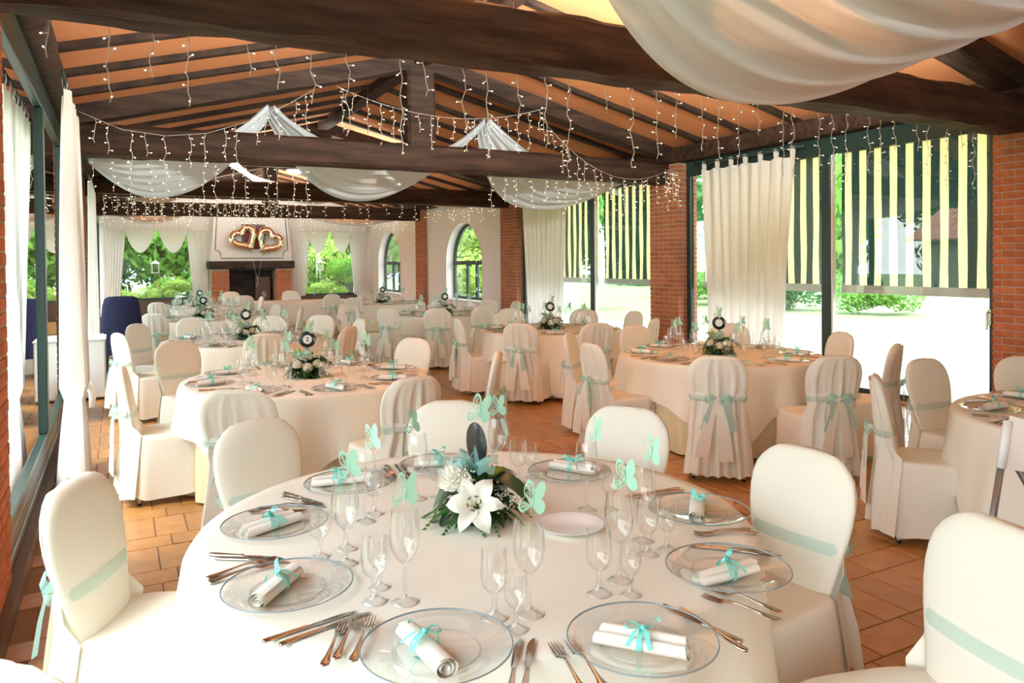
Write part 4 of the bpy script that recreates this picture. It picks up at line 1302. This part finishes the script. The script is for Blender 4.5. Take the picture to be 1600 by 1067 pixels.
def pompon(parent, loc, r, mat, seed, name='chrysanthemum'):
    m = MB(); rr = random.Random(seed)
    for k in range(110):
        z = 1 - 1.55 * k / 110; a = k * 2.39996; q = sqrt(max(0, 1 - z * z)); d = Vector((q * cos(a), q * sin(a), z)); s = d.cross(Vector((0, 0, 1)));
        s = s.normalized() if s.length > .01 else Vector((1, 0, 0)); u = s.cross(d)
        tip = d * r * rr.uniform(.93, 1.06); w_ = r * .20
        m.add([d * r * .35, tip * .75 - s * w_ - u * .004, tip + u * r * .13, tip * .75 + s * w_ - u * .004], [(0, 1, 2), (0, 2, 3)])
    m.lathe([(r * .02, -r * .6), (r * .55, -r * .4), (r * .7, 0), (r * .5, r * .5), (r * .02, r * .7)], 12)
    return m.build(name, M[mat], parent, loc=loc)


def babys_breath(parent, c, R, n, seed):
    m = MB(); rr = random.Random(seed)
    for _ in range(n):
        p = Vector(c) + Vector((rr.gauss(0, R * .5), rr.gauss(0, R * .5), rr.gauss(0, R * .38))); r = rr.uniform(.0028, .0046)
        m.lathe([(r * .1, -r), (r * .8, -r * .5), (r, 0), (r * .7, r * .6), (r * .1, r)], 6, c=p)
    o = m.build('babys_breath', M['petal'], parent); o['kind'] = 'stuff'
    return o


def record_marker(parent, z0, z1, r, face, number=None, lean=0.0):
    """dark record disc on a stick; face = direction angle of its label side"""
    MB().tube([(0, .03, z0), (0, .03 + lean, z1)], .0045, 6).build('marker_stick', M['black'], parent)
    d = MB().lathe([(.001, -.0015), (r, -.0015), (r + .0008, 0), (r, .0015), (.001, .0015)], 36); dm = d.build('record_disc', M['black'], parent, loc=(0, .022 + lean, z1))
    dm.rotation_euler = (pi / 2, 0, face)
    lb = MB().lathe([(.001, .0018), (r * .55, .0018)], 28).build('record_label', M['label'], dm)
    if number:
        cu = bpy.data.curves.new('table_number', 'FONT'); cu.body = number; cu.size = r * .8; cu.align_x = 'CENTER'; cu.align_y = 'CENTER'; cu.extrude = .0004
        tmp = bpy.data.objects.new('tmp', cu); COL.objects.link(tmp); me = bpy.data.meshes.new_from_object(tmp); bpy.data.objects.remove(tmp); me.materials.clear(); me.materials.append(M['black']); link('table_number', me, dm, (0, 0, .0026))
    return dm


def teal_bow(parent, loc, s=1.0, seed=0):
    m = MB(); rr = random.Random(seed); L = Vector(loc)
    for k in range(5):
        a = k * 1.26 + rr.uniform(-.3, .3); d = Vector((cos(a), sin(a) * .6 - .3, .35)).normalized(); u = Vector((-sin(a), cos(a), .5))
        m.strip([L, L + d * .035 * s + Vector((0, 0, .02 * s)), L + d * .07 * s + Vector((0, 0, .01 * s)), L + d * .06 * s - Vector((0, 0, .02 * s)), L], u, [.012 * s, .035 * s, .04 * s, .035 * s, .012 * s])
    m.strip([L, L + Vector((.05, -.02, .05)) * s, L + Vector((.09, -.01, .10)) * s, L + Vector((.075, .02, .14)) * s], (.7, .2, .3), .012 * s)
    return m.build('organza_bow', M['organza'], parent)


def arrangement(tab, kind, seed, number=None):
    tx, ty = T[tab]; face = atan2(-ty, -tx) + pi / 2   # local -y looks to the camera
    r = empty('flower_arrangement', (tx, ty, TOPZ), face); rr = random.Random(seed)
    tag(r, {'T1': 'flower arrangement with open white lily and dark record marker on the front table'}.get(tab, 'flower arrangement with record table marker on the ' + TN[tab]), 'flowers', 'table flower arrangements')
    MB().lathe([(.07, 0), (.075, .015), (.065, .05), (.04, .075), (.01, .085)], 20).build('moss_base', M['leaf_dark'], r)
    lm = MB()
    for _ in range(70 if kind == 'lily' else 110):
        a = rr.uniform(0, 6.3); q = rr.uniform(.05, .13); leaf_strip(lm, (q * cos(a) * .7, q * sin(a) * .7, rr.uniform(.005, .10) * (1.3 - q * 6 * .8)), a + rr.uniform(-.6, .6), rr.uniform(.045, .085), rr.uniform(.009, .017), rr.uniform(.0, .03), rr.uniform(-.01, .03), n=4)
    lm.build('filler_leaves', M['leaf_dark'], r)['kind'] = 'stuff'
    nf = 11 if kind == 'lily' else 12
    for k in range(nf):
        a = 2 * pi * k / nf + rr.uniform(-.2, .2) - pi / 2
        fern(a, rr.uniform(.15, .21), rr.uniform(.02, .05)).build('fern_frond', M['leaf_mid'], r)
    # (azimuth, length, width, rise, droop, z)
    for a, L, W, ri, dp, z in [(-.45, .19, .05, .06, .03, .09), (3.35, .15, .05, .05, .05, .09), (pi * 1.05, .17, .042, .07, .10, .05), (-.15, .20, .045, .05, .02, .08), (.5, .17, .038, .06, .02, .09), (2.4, .16, .036, .05, .02, .10), (3.6, .15, .036, .05, .09, .05), (1.5, .15, .04, .08, .03, .10), (-.9, .14, .035, .03, .05, .05)]:
        m = MB(); leaf_strip(m, (0, 0, z), a, L, W, ri, dp, twist=rr.uniform(-.3, .3)); m.build('broad_leaf', M['leaf_dark'], r)
    for k in range(6):
        m = MB(); leaf_strip(m, (.03, .0, .10), rr.uniform(-.3, 1.0) if k % 2 else rr.uniform(2, 4.0), rr.uniform(.11, .17), .013, .05, -.02 if k % 2 else .02); m.build('slim_leaf', M['leaf_light' if k % 2 else 'leaf_mid'], r)
    if kind == 'lily':
        lily(r, (.0, -.105, .075), (-.12, -.85, .45), 1.0)
        pompon(r, (-.075, -.04, .145), .058, 'petal', 3); pompon(r, (.10, .05, .11), .045, 'petal', 5)
        babys_breath(r, (-.045, -.085, .150), .045, 170, 4); babys_breath(r, (.095, -.05, .085), .05, 110, 6); babys_breath(r, (.03, .07, .15), .04, 60, 8)
        teal_bow(r, (.0, -.01, .175), 1.15, 1); teal_bow(r, (-.06, .03, .17), .8, 5)
        record_marker(r, .06, .25, .072, radians(118))
    else:
        for k, (x, y, z) in enumerate([(-.075, -.06, .10), (.07, -.07, .10), (.0, -.10, .08), (.09, .05, .10), (-.08, .06, .11), (.0, .02, .15)]):
            pompon(r, (x, y, z), .042, 'petal' if k % 2 == 0 else 'petal_cream', k + seed, 'white_rose')
        m = MB()
        for k in range(3):
            a = 2.2 + k * .5; m.tube([(-.03, 0, .12), (-.05 - .02 * k, -.01, .19), (-.075 - .03 * k, -.01, .235 - .02 * k)], [.006, .012, .002], 8)
        m.build('lily_bud', M['leaf_light'], r)
        babys_breath(r, (.06, -.02, .15), .05, 70, seed + 2); babys_breath(r, (-.05, -.05, .14), .045, 60, seed + 3)
        teal_bow(r, (-.03, -.05, .165), 1.0, seed + 4)
        record_marker(r, .06, .285, .062, rr.uniform(-.35, .35), number)
        b = make_butterfly(); b.name = 'paper_butterfly'; b.location = (tx + rr.uniform(-.02, .02), ty, TOPZ + .365); b.rotation_euler = (0, .3, face + .4)
        tag(b, 'mint paper butterfly on the record marker of the ' + TN[tab], 'butterfly', 'paper butterflies on record markers')
    return r


arrangement('T1', 'lily', 1)
for i, tab in enumerate(('T2', 'R2', 'R3', 'T3', 'R4', 'T4', 'R5', 'T5')):
    arrangement(tab, 'rose', 10 + i, '2' if tab == 'T2' else None)
b = make_butterfly(); b.location = (1.075, 2.29, TOPZ + .35); b.rotation_euler = (.2, .2, -.2)
tag(b, 'mint paper butterfly on top of the dark record marker of the front table', 'butterfly', 'paper butterflies on record markers')


# ================================================================== STRING LIGHTS
def strand_mesh(L, seed):
    rr = random.Random(seed); pts = []; n = max(4, int(L / .035)); ph = rr.uniform(0, 6)
    for i in range(n + 1):
        z = -L * i / n; pts.append((.010 * sin(i * .9 + ph) + .006 * sin(i * 2.1), .008 * cos(i * 1.1 + ph), z))
    m = MB(); m.tube(pts, .0024, 5); b = MB()
    for i in range(1, n + 1, 2):
        a = rr.uniform(0, 6.3); p = Vector(pts[i]); d = Vector((cos(a), sin(a) * .6, rr.uniform(-.5, .3))).normalized(); q = p + d * .026
        m.tube([p, q], .0040, 5); b.tube([q, q + d * .006, q + d * .013], [.0042, .0055, .002], 6)
    return m, b


STR = []
for i, L in enumerate((.16, .24, .30, .36, .44, .52, .60)):
    a, b_ = strand_mesh(L, i); me = a.mesh('strand'); me.materials.append(M['wire']); mb_ = b_.mesh('bulbs'); mb_.materials.append(M['bulb']); STR.append((me, mb_))
DIM = []
for me, mb_ in STR:
    q = mb_.copy(); q.materials[0] = M['bulb_dim']; DIM.append(q)


def light_string(path, n, label, lo=0, hi=6, seed=0, scale=1.0, dim=False):
    r = empty('icicle_light_string', path[0]); tag(r, label, 'string lights', 'icicle string lights'); rr = random.Random(seed)
    P = [Vector(p) for p in path]; o0 = P[0]
    # length along
    seg = [(P[i + 1] - P[i]).length for i in range(len(P) - 1)]; tot = sum(seg)
    MB().tube([p - o0 for p in P], .0022 * scale, 5).build('cable', M['wire'], r)
    for k in range(n):
        s = tot * (k + .5 + rr.uniform(-.3, .3)) / n; i = 0
        while i < len(seg) - 1 and s > seg[i]: s -= seg[i]; i += 1
        p = P[i].lerp(P[i + 1], s / seg[i]) - o0; q = rr.randint(lo, hi)
        st = link('strand', STR[q][0], r, p, (0, 0, rr.uniform(0, 6)), (scale, scale, 1)); link('bulbs', DIM[q] if dim else STR[q][1], st)
    return r


def sagging(p0, p1, sag, n=14):
    p0, p1 = Vector(p0), Vector(p1)
    return [tuple(p0.lerp(p1, i / n) - Vector((0, 0, sag * (1 - (2 * i / n - 1) ** 2)))) for i in range(n + 1)]


light_string([(x, 4.27, 2.88 + .012 * sin(x * 3)) for x in [-.35 + .32 * i for i in range(25)]], 36, 'white icicle lights hanging along the nearest big roof beam', 1, 6, 1, dim=True)
light_string([(-.32, 8.3, 3.10), (.05, 8.4, 2.97), (.45, 8.5, 2.95), (.85, 8.6, 3.02), (1.3, 8.7, 3.20), (1.75, 8.8, 3.45), (2.05, 8.9, 3.66)], 14, 'icicle lights looping from the left wall up to the second truss', 1, 4, 2)
light_string(sagging((2.35, 8.95, 3.75), (5.2, 8.9, 3.72), .25), 18, 'icicle lights swagged across the king post of the second truss', 1, 5, 12)
light_string(sagging((5.2, 8.95, 3.6), (7.35, 9.0, 2.95), .38), 14, 'icicle lights looping down to the middle brick pillar', 1, 4, 3)
light_string([(x, 9.43, 2.80) for x in [-.3 + .5 * i for i in range(6)]], 14, 'icicle lights under the second truss at the left', 3, 6, 4)
light_string([(x, 9.43, 2.82) for x in [4.6 + .4 * i for i in range(8)]], 14, 'icicle lights under the second truss at the right', 1, 5, 14)
light_string([(7.35, 8.6 + .07 * i, 2.9 + .02 * i) for i in range(6)], 6, 'dense icicle lights gathered at the middle brick pillar', 3, 6, 5)
light_string([(x, 14.76, 2.83) for x in [-.3 + .5 * i for i in range(16)]], 24, 'icicle lights along the third truss', 1, 4, 6, 1.2)
light_string([(x, 14.35, 2.83) for x in [-.3 + .5 * i for i in range(8)]], 16, 'icicle lights on the near side of the third truss', 2, 5, 16, 1.2)
light_string([(x, 20.28, 2.86) for x in [-.3 + .5 * i for i in range(16)]], 22, 'twinkling icicle lights along the farthest truss', 1, 4, 7, 1.5)
light_string([(x, 17.2, 3.0) for x in [-.3 + .45 * i for i in range(9)]], 20, 'twinkling icicle lights strung before the left garden window', 2, 5, 8, 1.3)
light_string([(7.62, 15.0 + .5 * i, 3.0) for i in range(20)], 20, 'twinkling icicle lights along the top of the arched window walls', 1, 4, 9, 1.3)
light_string(sagging((3.6, 4.35, 3.3), (5.2, 5.2, 3.6), .2), 8, 'short icicle lights high behind the big beam on the right', 0, 3, 10)

# ================================================================== LAMPS
LL = ['opal dome pendant lamp just under the nearest beam', 'opal pendant lamp seen through the white drape', 'opal pendant lamp glowing above the left far tables']
for i, (x, y, z) in enumerate(((3.47, 6.5, 3.56), (3.30, 10.8, 2.82), (2.47, 12.0, 3.06))):
    r = empty('pendant_lamp', (x, y, z)); tag(r, LL[i], 'lamp', 'opal pendant lamps')
    MB().lathe([(.01, -.035), (.07, -.03), (.11, -.012), (.125, .01), (.12, .03)], 28).build('opal_bowl', M['lamp'], r)
    MB().lathe([(.128, .03), (.128, .04), (.05, .075), (.012, .10), (.012, .13)], 24).build('lamp_cap', M['rail'], r)
    MB().tube([(0, 0, .12), (0, 0, deck_z(x) - z - .02)], .005, 6).build('flex', M['rope'], r)

# ================================================================== OTHER THINGS IN THE ROOM
hb = empty('foil_balloon_pair', (0, 0, 0)); kill_tree(hb)


def heart(loc, s, tilt, label):
    r = empty('heart_balloon', loc); tag(r, label, 'balloon', 'heart shaped foil balloons')
    pts = []
    for k in range(41):
        t = 2 * pi * k / 40; x = 16 * sin(t) ** 3; z = 13 * cos(t) - 5 * cos(2 * t) - 2 * cos(3 * t) - cos(4 * t)
        x, z = x / 16 * s, z / 16 * s; pts.append((x * cos(tilt) - z * sin(tilt), 0, x * sin(tilt) + z * cos(tilt)))
    m = MB()
    m.tube(pts, [.105 + .006 * sin(k * 2.1) for k in range(41)], 14); m.build('foil_ring', M['balloon'], r)
    m = MB()
    p = Vector(pts[20]); m.tube([p, p + Vector((0, -.02, -.10)), p + Vector((0.02, 0, -.15))], [.03, .014, .02], 8); m.build('valve', M['balloon'], r)
    MB().tube([(pts[20][0], 0, pts[20][2] - .12), (pts[20][0] + .2 * (1 if tilt > 0 else -1), -.1, -1.45)], .004, 5).build('string', M['wire'], r)


heart((3.43, 24.15, 2.42), .34, .55, 'champagne foil heart balloon on the chimney, left one')
heart((4.16, 24.12, 2.34), .34, -.62, 'champagne foil heart balloon on the chimney, right one')
pc = empty('wall_picture', (3.75, CY - .0, 2.5)); tag(pc, 'dark red picture hung on the chimney behind the heart balloons', 'picture')
MB().cbox(-.36, .36, -.0, .03, -.42, .36, .008).build('picture_frame', M['black'], pc, smooth=False); MB().box(-.32, .32, -.006, .0, -.38, .32).build('picture_sheet', M['red_print'], pc, smooth=False)

# white convector cabinet by the left wall
cb = empty('convector_cabinet', (-.30, 10.55, 0)); tag(cb, 'white convector heater cabinet standing by the left glass wall', 'heater')
MB().cbox(-.14, .14, -.32, .32, .03, .72, .012).build('casing', M['white_metal'], cb, smooth=False)
MB().cbox(-.12, .12, -.30, .30, 0, .03, .004).build('plinth', M['rail'], cb, smooth=False)
MB().cbox(-.15, .15, -.33, .33, .72, .735, .004).build('top_frame', M['white_metal'], cb, smooth=False)
sl = MB().cbox(-.12, .12, -.006, .006, .735, .748, .002).mesh('grille_slat', False); sl.materials.append(M['white_metal'])
for k in range(18): link('grille_slat', sl, cb, (0, -.29 + k * .034, 0))

# navy cloth over a tall stand
nv = empty('draped_stand', (.02, 11.35, 0)); tag(nv, 'dark navy cloth draped over a tall stand behind the white cabinet', 'draped stand')
m = MB(); rings = []
for z, a, b in ((1.20, .06, .03), (1.195, .15, .07), (1.17, .20, .11), (1.08, .225, .14), (.9, .245, .16), (.7, .255, .17), (.55, .26, .175), (.42, .262, .18)):
    rings.append([(x * (1 + .07 * sin(k * .9) * (1.2 - z)), y * (1 + .10 * sin(k * 1.1) * (1.2 - z)), z + (.02 * sin(k * .7) if z < .45 else 0)) for k, (x, y) in enumerate(superel(a, b, 40, 2.6))])
m.loft(rings, True, True, False).build('navy_cloth', M['navy'], nv)
for x in (-.18, .18):
    for y in (-.11, .11): MB().tube([(x, y, 0), (x * .9, y * .8, 1.05)], .014, 8).build('leg', M['black'], nv)
MB().cbox(-.18, .18, -.11, .11, 1.03, 1.06, .006).build('shelf', M['black'], nv, smooth=False)

# folding seat with metal tube at the right edge
fs = empty('folding_seat', (2.97, 1.64, 0)); tag(fs, 'white fabric folding seat with grey metal tube at the right edge', 'folding seat')
for dy in (0, -.42):
    MB().tube([(-.17, .03 + dy, .01), (-.02, .03 + dy, .55), (.05, .03 + dy, .80)], .013, 10).build('tube_leg', M['grey_tube'], fs)
    MB().tube([(.05, .03 + dy, .80), (.10, .03 + dy, .98)], .017, 10).build('sleeve', M['white_metal'], fs)
    MB().tube([(.80, .03 + dy, .01), (.42, .03 + dy, .5), (.10, .03 + dy, .86)], .013, 10).build('tube_leg', M['grey_tube'], fs)
rows = []
for i in range(9):
    t = i / 8; rows.append([(.06 + .05 * t + .30 * s * (1 - .8 * t) - .0, .03 - .42 * s * .9, .80 + .20 * t - .05 * s) for s in [j / 8 for j in range(9)]])
MB().grid(rows).build('fabric_panel', M['curtain'], fs)

# ================================================================== OUTSIDE
lawn = MB()
GX, GY = 24, 24
for i in range(GX):
    for j in range(GY):
        x0, x1 = -60 + 130 * i / GX, -60 + 130 * (i + 1) / GX; y0, y1 = -40 + 120 * j / GY, -40 + 120 * (j + 1) / GY
        lawn.add([(x0, y0, -.12), (x1, y0, -.12), (x1, y1, -.12), (x0, y1, -.12)], [(0, 1, 2, 3)])
struct(lawn.build('ground', M['lawn'], smooth=False), 'sunlit lawn around the hall', 'lawn')
struct(MB().box(XR + .25, XR + 4.5, -6, 27, -.11, -.03).build('terrace_right', M['paving'], smooth=False), 'pale paved terrace outside the striped blinds', 'terrace')
struct(MB().box(XL - 3.2, XL - .35, -6, 27, -.11, -.03).build('terrace_left', M['paving'], smooth=False), 'pale paved strip outside the left glass wall', 'terrace')


def crown_mesh(n, seed, leaf=.13, flat=.9):
    rr = random.Random(seed); m = MB()
    lobes = [(Vector((rr.uniform(-.55, .55), rr.uniform(-.55, .55), rr.uniform(-.45, .6))), rr.uniform(.35, .6)) for _ in range(9)]
    for k in range(n):
        c, r = lobes[k % len(lobes)]
        d = Vector((rr.gauss(0, 1), rr.gauss(0, 1), rr.gauss(0, 1))).normalized(); p = c + d * r * rr.uniform(.65, 1.05); p.z *= flat
        u = d.orthogonal().normalized(); u.rotate(Matrix.Rotation(rr.uniform(0, 6.3), 3, d)); v = d.cross(u); s = leaf * rr.uniform(.6, 1.2)
        v = (v + d * rr.uniform(-.6, .6)).normalized()
        m.add([p - u * s, p - v * s * .45, p + u * s, p + v * s * .45], [(0, 1, 2, 3)])
    return m


CROWN = {}
for i, mt in enumerate(('fol_a', 'fol_b', 'fol_c')):
    me = crown_mesh(5200, i, .062).mesh('crown', False); me.materials.append(M[mt]); CROWN[mt] = me
BL = {}
for i, mt in enumerate(('bloom_w', 'bloom_r')):
    me = crown_mesh(70, 30 + i, .10).mesh('blossom', False); me.materials.append(M[mt]); BL[mt] = me


def tree(x, y, r, h, mt, label, blossom=None, trunk=True, group='garden trees and shrubs', cat='tree'):
    o = empty('garden_tree' if cat == 'tree' else 'garden_shrub', (x, y, -.12)); tag(o, label, cat, group)
    c = link('crown', CROWN[mt], o, (0, 0, h), (0, 0, rnd.uniform(0, 6)), (r, r, r * (1.15 if cat == 'tree' else .8))); c['kind'] = 'stuff'
    if cat == 'tree': MB().tube([(0, 0, 0), (.03 * r, 0, h * .5), (0, .02, h)], [.09 * r + .02, .07 * r + .01, .03], 8).build('trunk', M['bark'], o)
    if blossom:
        c = link('blossom', BL[blossom], o, (0, 0, h), (0, 0, rnd.uniform(0, 6)), (r * 1.04, r * 1.04, r * .9)); c['kind'] = 'stuff'
    return o


# behind the far wall
far = [(-1.5, 30, 2.6, 1.9, 'fol_b'), (1.2, 31, 3.0, 2.4, 'fol_a'), (3.6, 30.5, 2.6, 2.2, 'fol_b'), (6.0, 31, 2.5, 2.2, 'fol_c'), (8.6, 31.5, 3.0, 2.6, 'fol_c'), (11.5, 31, 2.8, 2.4, 'fol_a'), (-4, 33, 3.4, 3, 'fol_a'), (4.5, 37, 5.5, 4.5, 'fol_b'), (-1, 38, 5.5, 4.5, 'fol_b'), (9.8, 38, 5.5, 4.5, 'fol_a'), (15.5, 36, 5, 4, 'fol_c'), (7.2, 28.9, 1.2, 1.5, 'fol_c')]
pos = ['leftmost', 'second from the left', 'centre left', 'centre right', 'pale green', 'rightmost', 'tall left corner', 'tall central', 'tall back left', 'tall back right', 'far right corner', 'small bright']
for (x, y, r, h, mt), p in zip(far, pos): tree(x, y, r, h, mt, p + ' leafy tree beyond the far garden windows')
sh = [(-.3, 27.3, .62, .75, 'fol_c', 'bloom_w'), (.8, 27.0, .55, .7, 'fol_c', 'bloom_w'), (1.7, 27.2, .60, .95, 'fol_c', 'bloom_w'), (2.4, 27.5, .6, 1.1, 'fol_a', 'bloom_w'), (1.25, 27.6, .5, .95, 'fol_a', 'bloom_r'), (5.6, 27.2, .7, .7, 'fol_c', None), (6.7, 27.3, .7, .7, 'fol_c', 'bloom_w'), (7.6, 27.2, .75, 1.4, 'fol_a', 'bloom_r'), (4.6, 27.6, .8, .8, 'fol_a', None)]
pos = ['cream flowering shrub under the left garden window, first from the left', 'cream flowering shrub under the left garden window, second', 'cream flowering shrub under the left garden window, third', 'tall cream flowering shrub at the left garden window edge', 'coral flowering shrub in the left garden window', 'low green shrub in the right garden window', 'low pale shrub in the right garden window', 'red flowering shrub at the right garden window edge', 'green shrub behind the chimney']
for (x, y, r, h, mt, bl), p in zip(sh, pos): tree(x, y, r, h, mt, p, bl, cat='shrub')
# right side
rs = [(21, 15, 1.3, .5, 'fol_a'), (20.5, 18.5, 1.8, .8, 'fol_b'), (21, 22, 1.9, .9, 'fol_a'), (23, 26.5, 2.2, 1.0, 'fol_b'), (30, 30, 2.2, 1.0, 'fol_a'), (33, 15, 2.0, .8, 'fol_b')]
for i, (x, y, r, h, mt) in enumerate(rs): tree(x, y, r, h, mt, 'round garden bush on the lawn outside the striped blinds, number %s from the arched wall' % ('six', 'five', 'four', 'three', 'one', 'two')[i], cat='shrub')
rt = [(44, 34, 7, 2, 'fol_a'), (50, 20, 7, 2, 'fol_b'), (58, 6, 7, 2, 'fol_a'), (13.5, 22.5, 2.2, 2.4, 'fol_a'), (14.5, 29, 2.6, 2.4, 'fol_c'), (34, 44, 7, 4, 'fol_b')]
for i, (x, y, r, h, mt) in enumerate(rt): tree(x, y, r, h, mt, ['distant tree on the lawn right of the hall, middle', 'distant dark tree right of the hall', 'distant tree near the right picture edge', 'leafy tree outside the nearer arched window', 'pale tree outside the farther arched window', 'distant dark tree behind the arched windows'][i])
# left side
ls = [(-9, 22, 2.8, 2.6, 'fol_a'), (-14, 17.5, 2.6, 3.0, 'fol_b'), (-8, 30, 3.0, 2.6, 'fol_b'), (-14, 10, 3.2, 4, 'fol_a'), (-12, 3, 3.0, 3.6, 'fol_b'), (-7.5, 18.2, 1.4, 2.6, 'fol_a')]
for i, (x, y, r, h, mt) in enumerate(ls): tree(x, y, r, h, mt, ['garden tree outside the left glass wall behind the shed', 'dark garden tree beyond the tiled shed', 'garden tree outside the far left corner', 'garden tree left of the nearest glass bay', 'dark tree outside the left wall by the camera', 'slim tree beside the tiled shed'][i])
# tiled shed across the garden on the left (seen mirrored in the right glass)
sd_ = empty('tiled_shed', (-8.2, 13.2, -.12)); tag(sd_, 'garden shed with faded red barrel tiles outside the left glass wall', 'shed')
MB().box(-3.0, -.35, .25, 2.6, 0, 2.35).build('wall', M['shed_wall'], sd_, smooth=False)
MB().add([(.1, -.1, 2.30), (.1, 2.95, 2.30), (-1.7, 2.95, 3.35), (-1.7, -.1, 3.35), (-3.5, 2.95, 2.3), (-3.5, -.1, 2.3)], [(0, 1, 2, 3), (3, 2, 4, 5)]).build('roof', M['shed_wall'], sd_, smooth=False)
tm = MB(); rows = []
for i in range(2): rows.append([(-.42 * i, .09 * cos(pi * j / 6) * (1 - .12 * i), .05 * sin(pi * j / 6) + .245 * i) for j in range(7)])
tm.grid(rows); tm = tm.mesh('roof_tile'); tm.materials.append(M['roof_tile'])
for a in range(5):
    for b_ in range(16): link('roof_tile', tm, sd_, (.12 - a * .36, -.02 + b_ * .19, 2.32 + a * .21))
# hanging lanterns before the garden windows
for x, lab in ((1.02, 'small white lantern hanging outside the left garden window'), (6.18, 'small white lantern hanging outside the right garden window')):
    r = empty('garden_lantern', (x, 26.0, 1.35)); tag(r, lab, 'lantern', 'white garden lanterns')
    MB().cbox(-.11, .11, -.11, .11, 0, .03, .005).build('base', M['white_metal'], r, smooth=False)
    for sx_ in (-1, 1):
        for sy_ in (-1, 1): MB().box(sx_ * .095 - .012, sx_ * .095 + .012, sy_ * .095 - .012, sy_ * .095 + .012, .03, .30).build('post', M['white_metal'], r, smooth=False)
    MB().add([(-.13, -.13, .30), (.13, -.13, .30), (.13, .13, .30), (-.13, .13, .30), (0, 0, .42)], [(0, 1, 2, 3), (0, 1, 4), (1, 2, 4), (2, 3, 4), (3, 0, 4)]).build('roof', M['white_metal'], r, smooth=False)
    MB().tube([(0, 0, .41), (0, 0, 1.7)], .005, 5).build('hanger', M['wire'], r)
# hills
m = MB(); rows = [[], []]
for i in range(41):
    a = radians(-40 + 160 * i / 40); R_ = 230
    rows[0].append((R_ * cos(a), R_ * sin(a), -6)); rows[1].append((R_ * 1.3 * cos(a), R_ * 1.3 * sin(a), 14 + 10 * nz1(i * .5, 2)))
m.grid(rows); struct(m.build('hills', M['hill']), 'hazy blue hills on the horizon', 'hills')
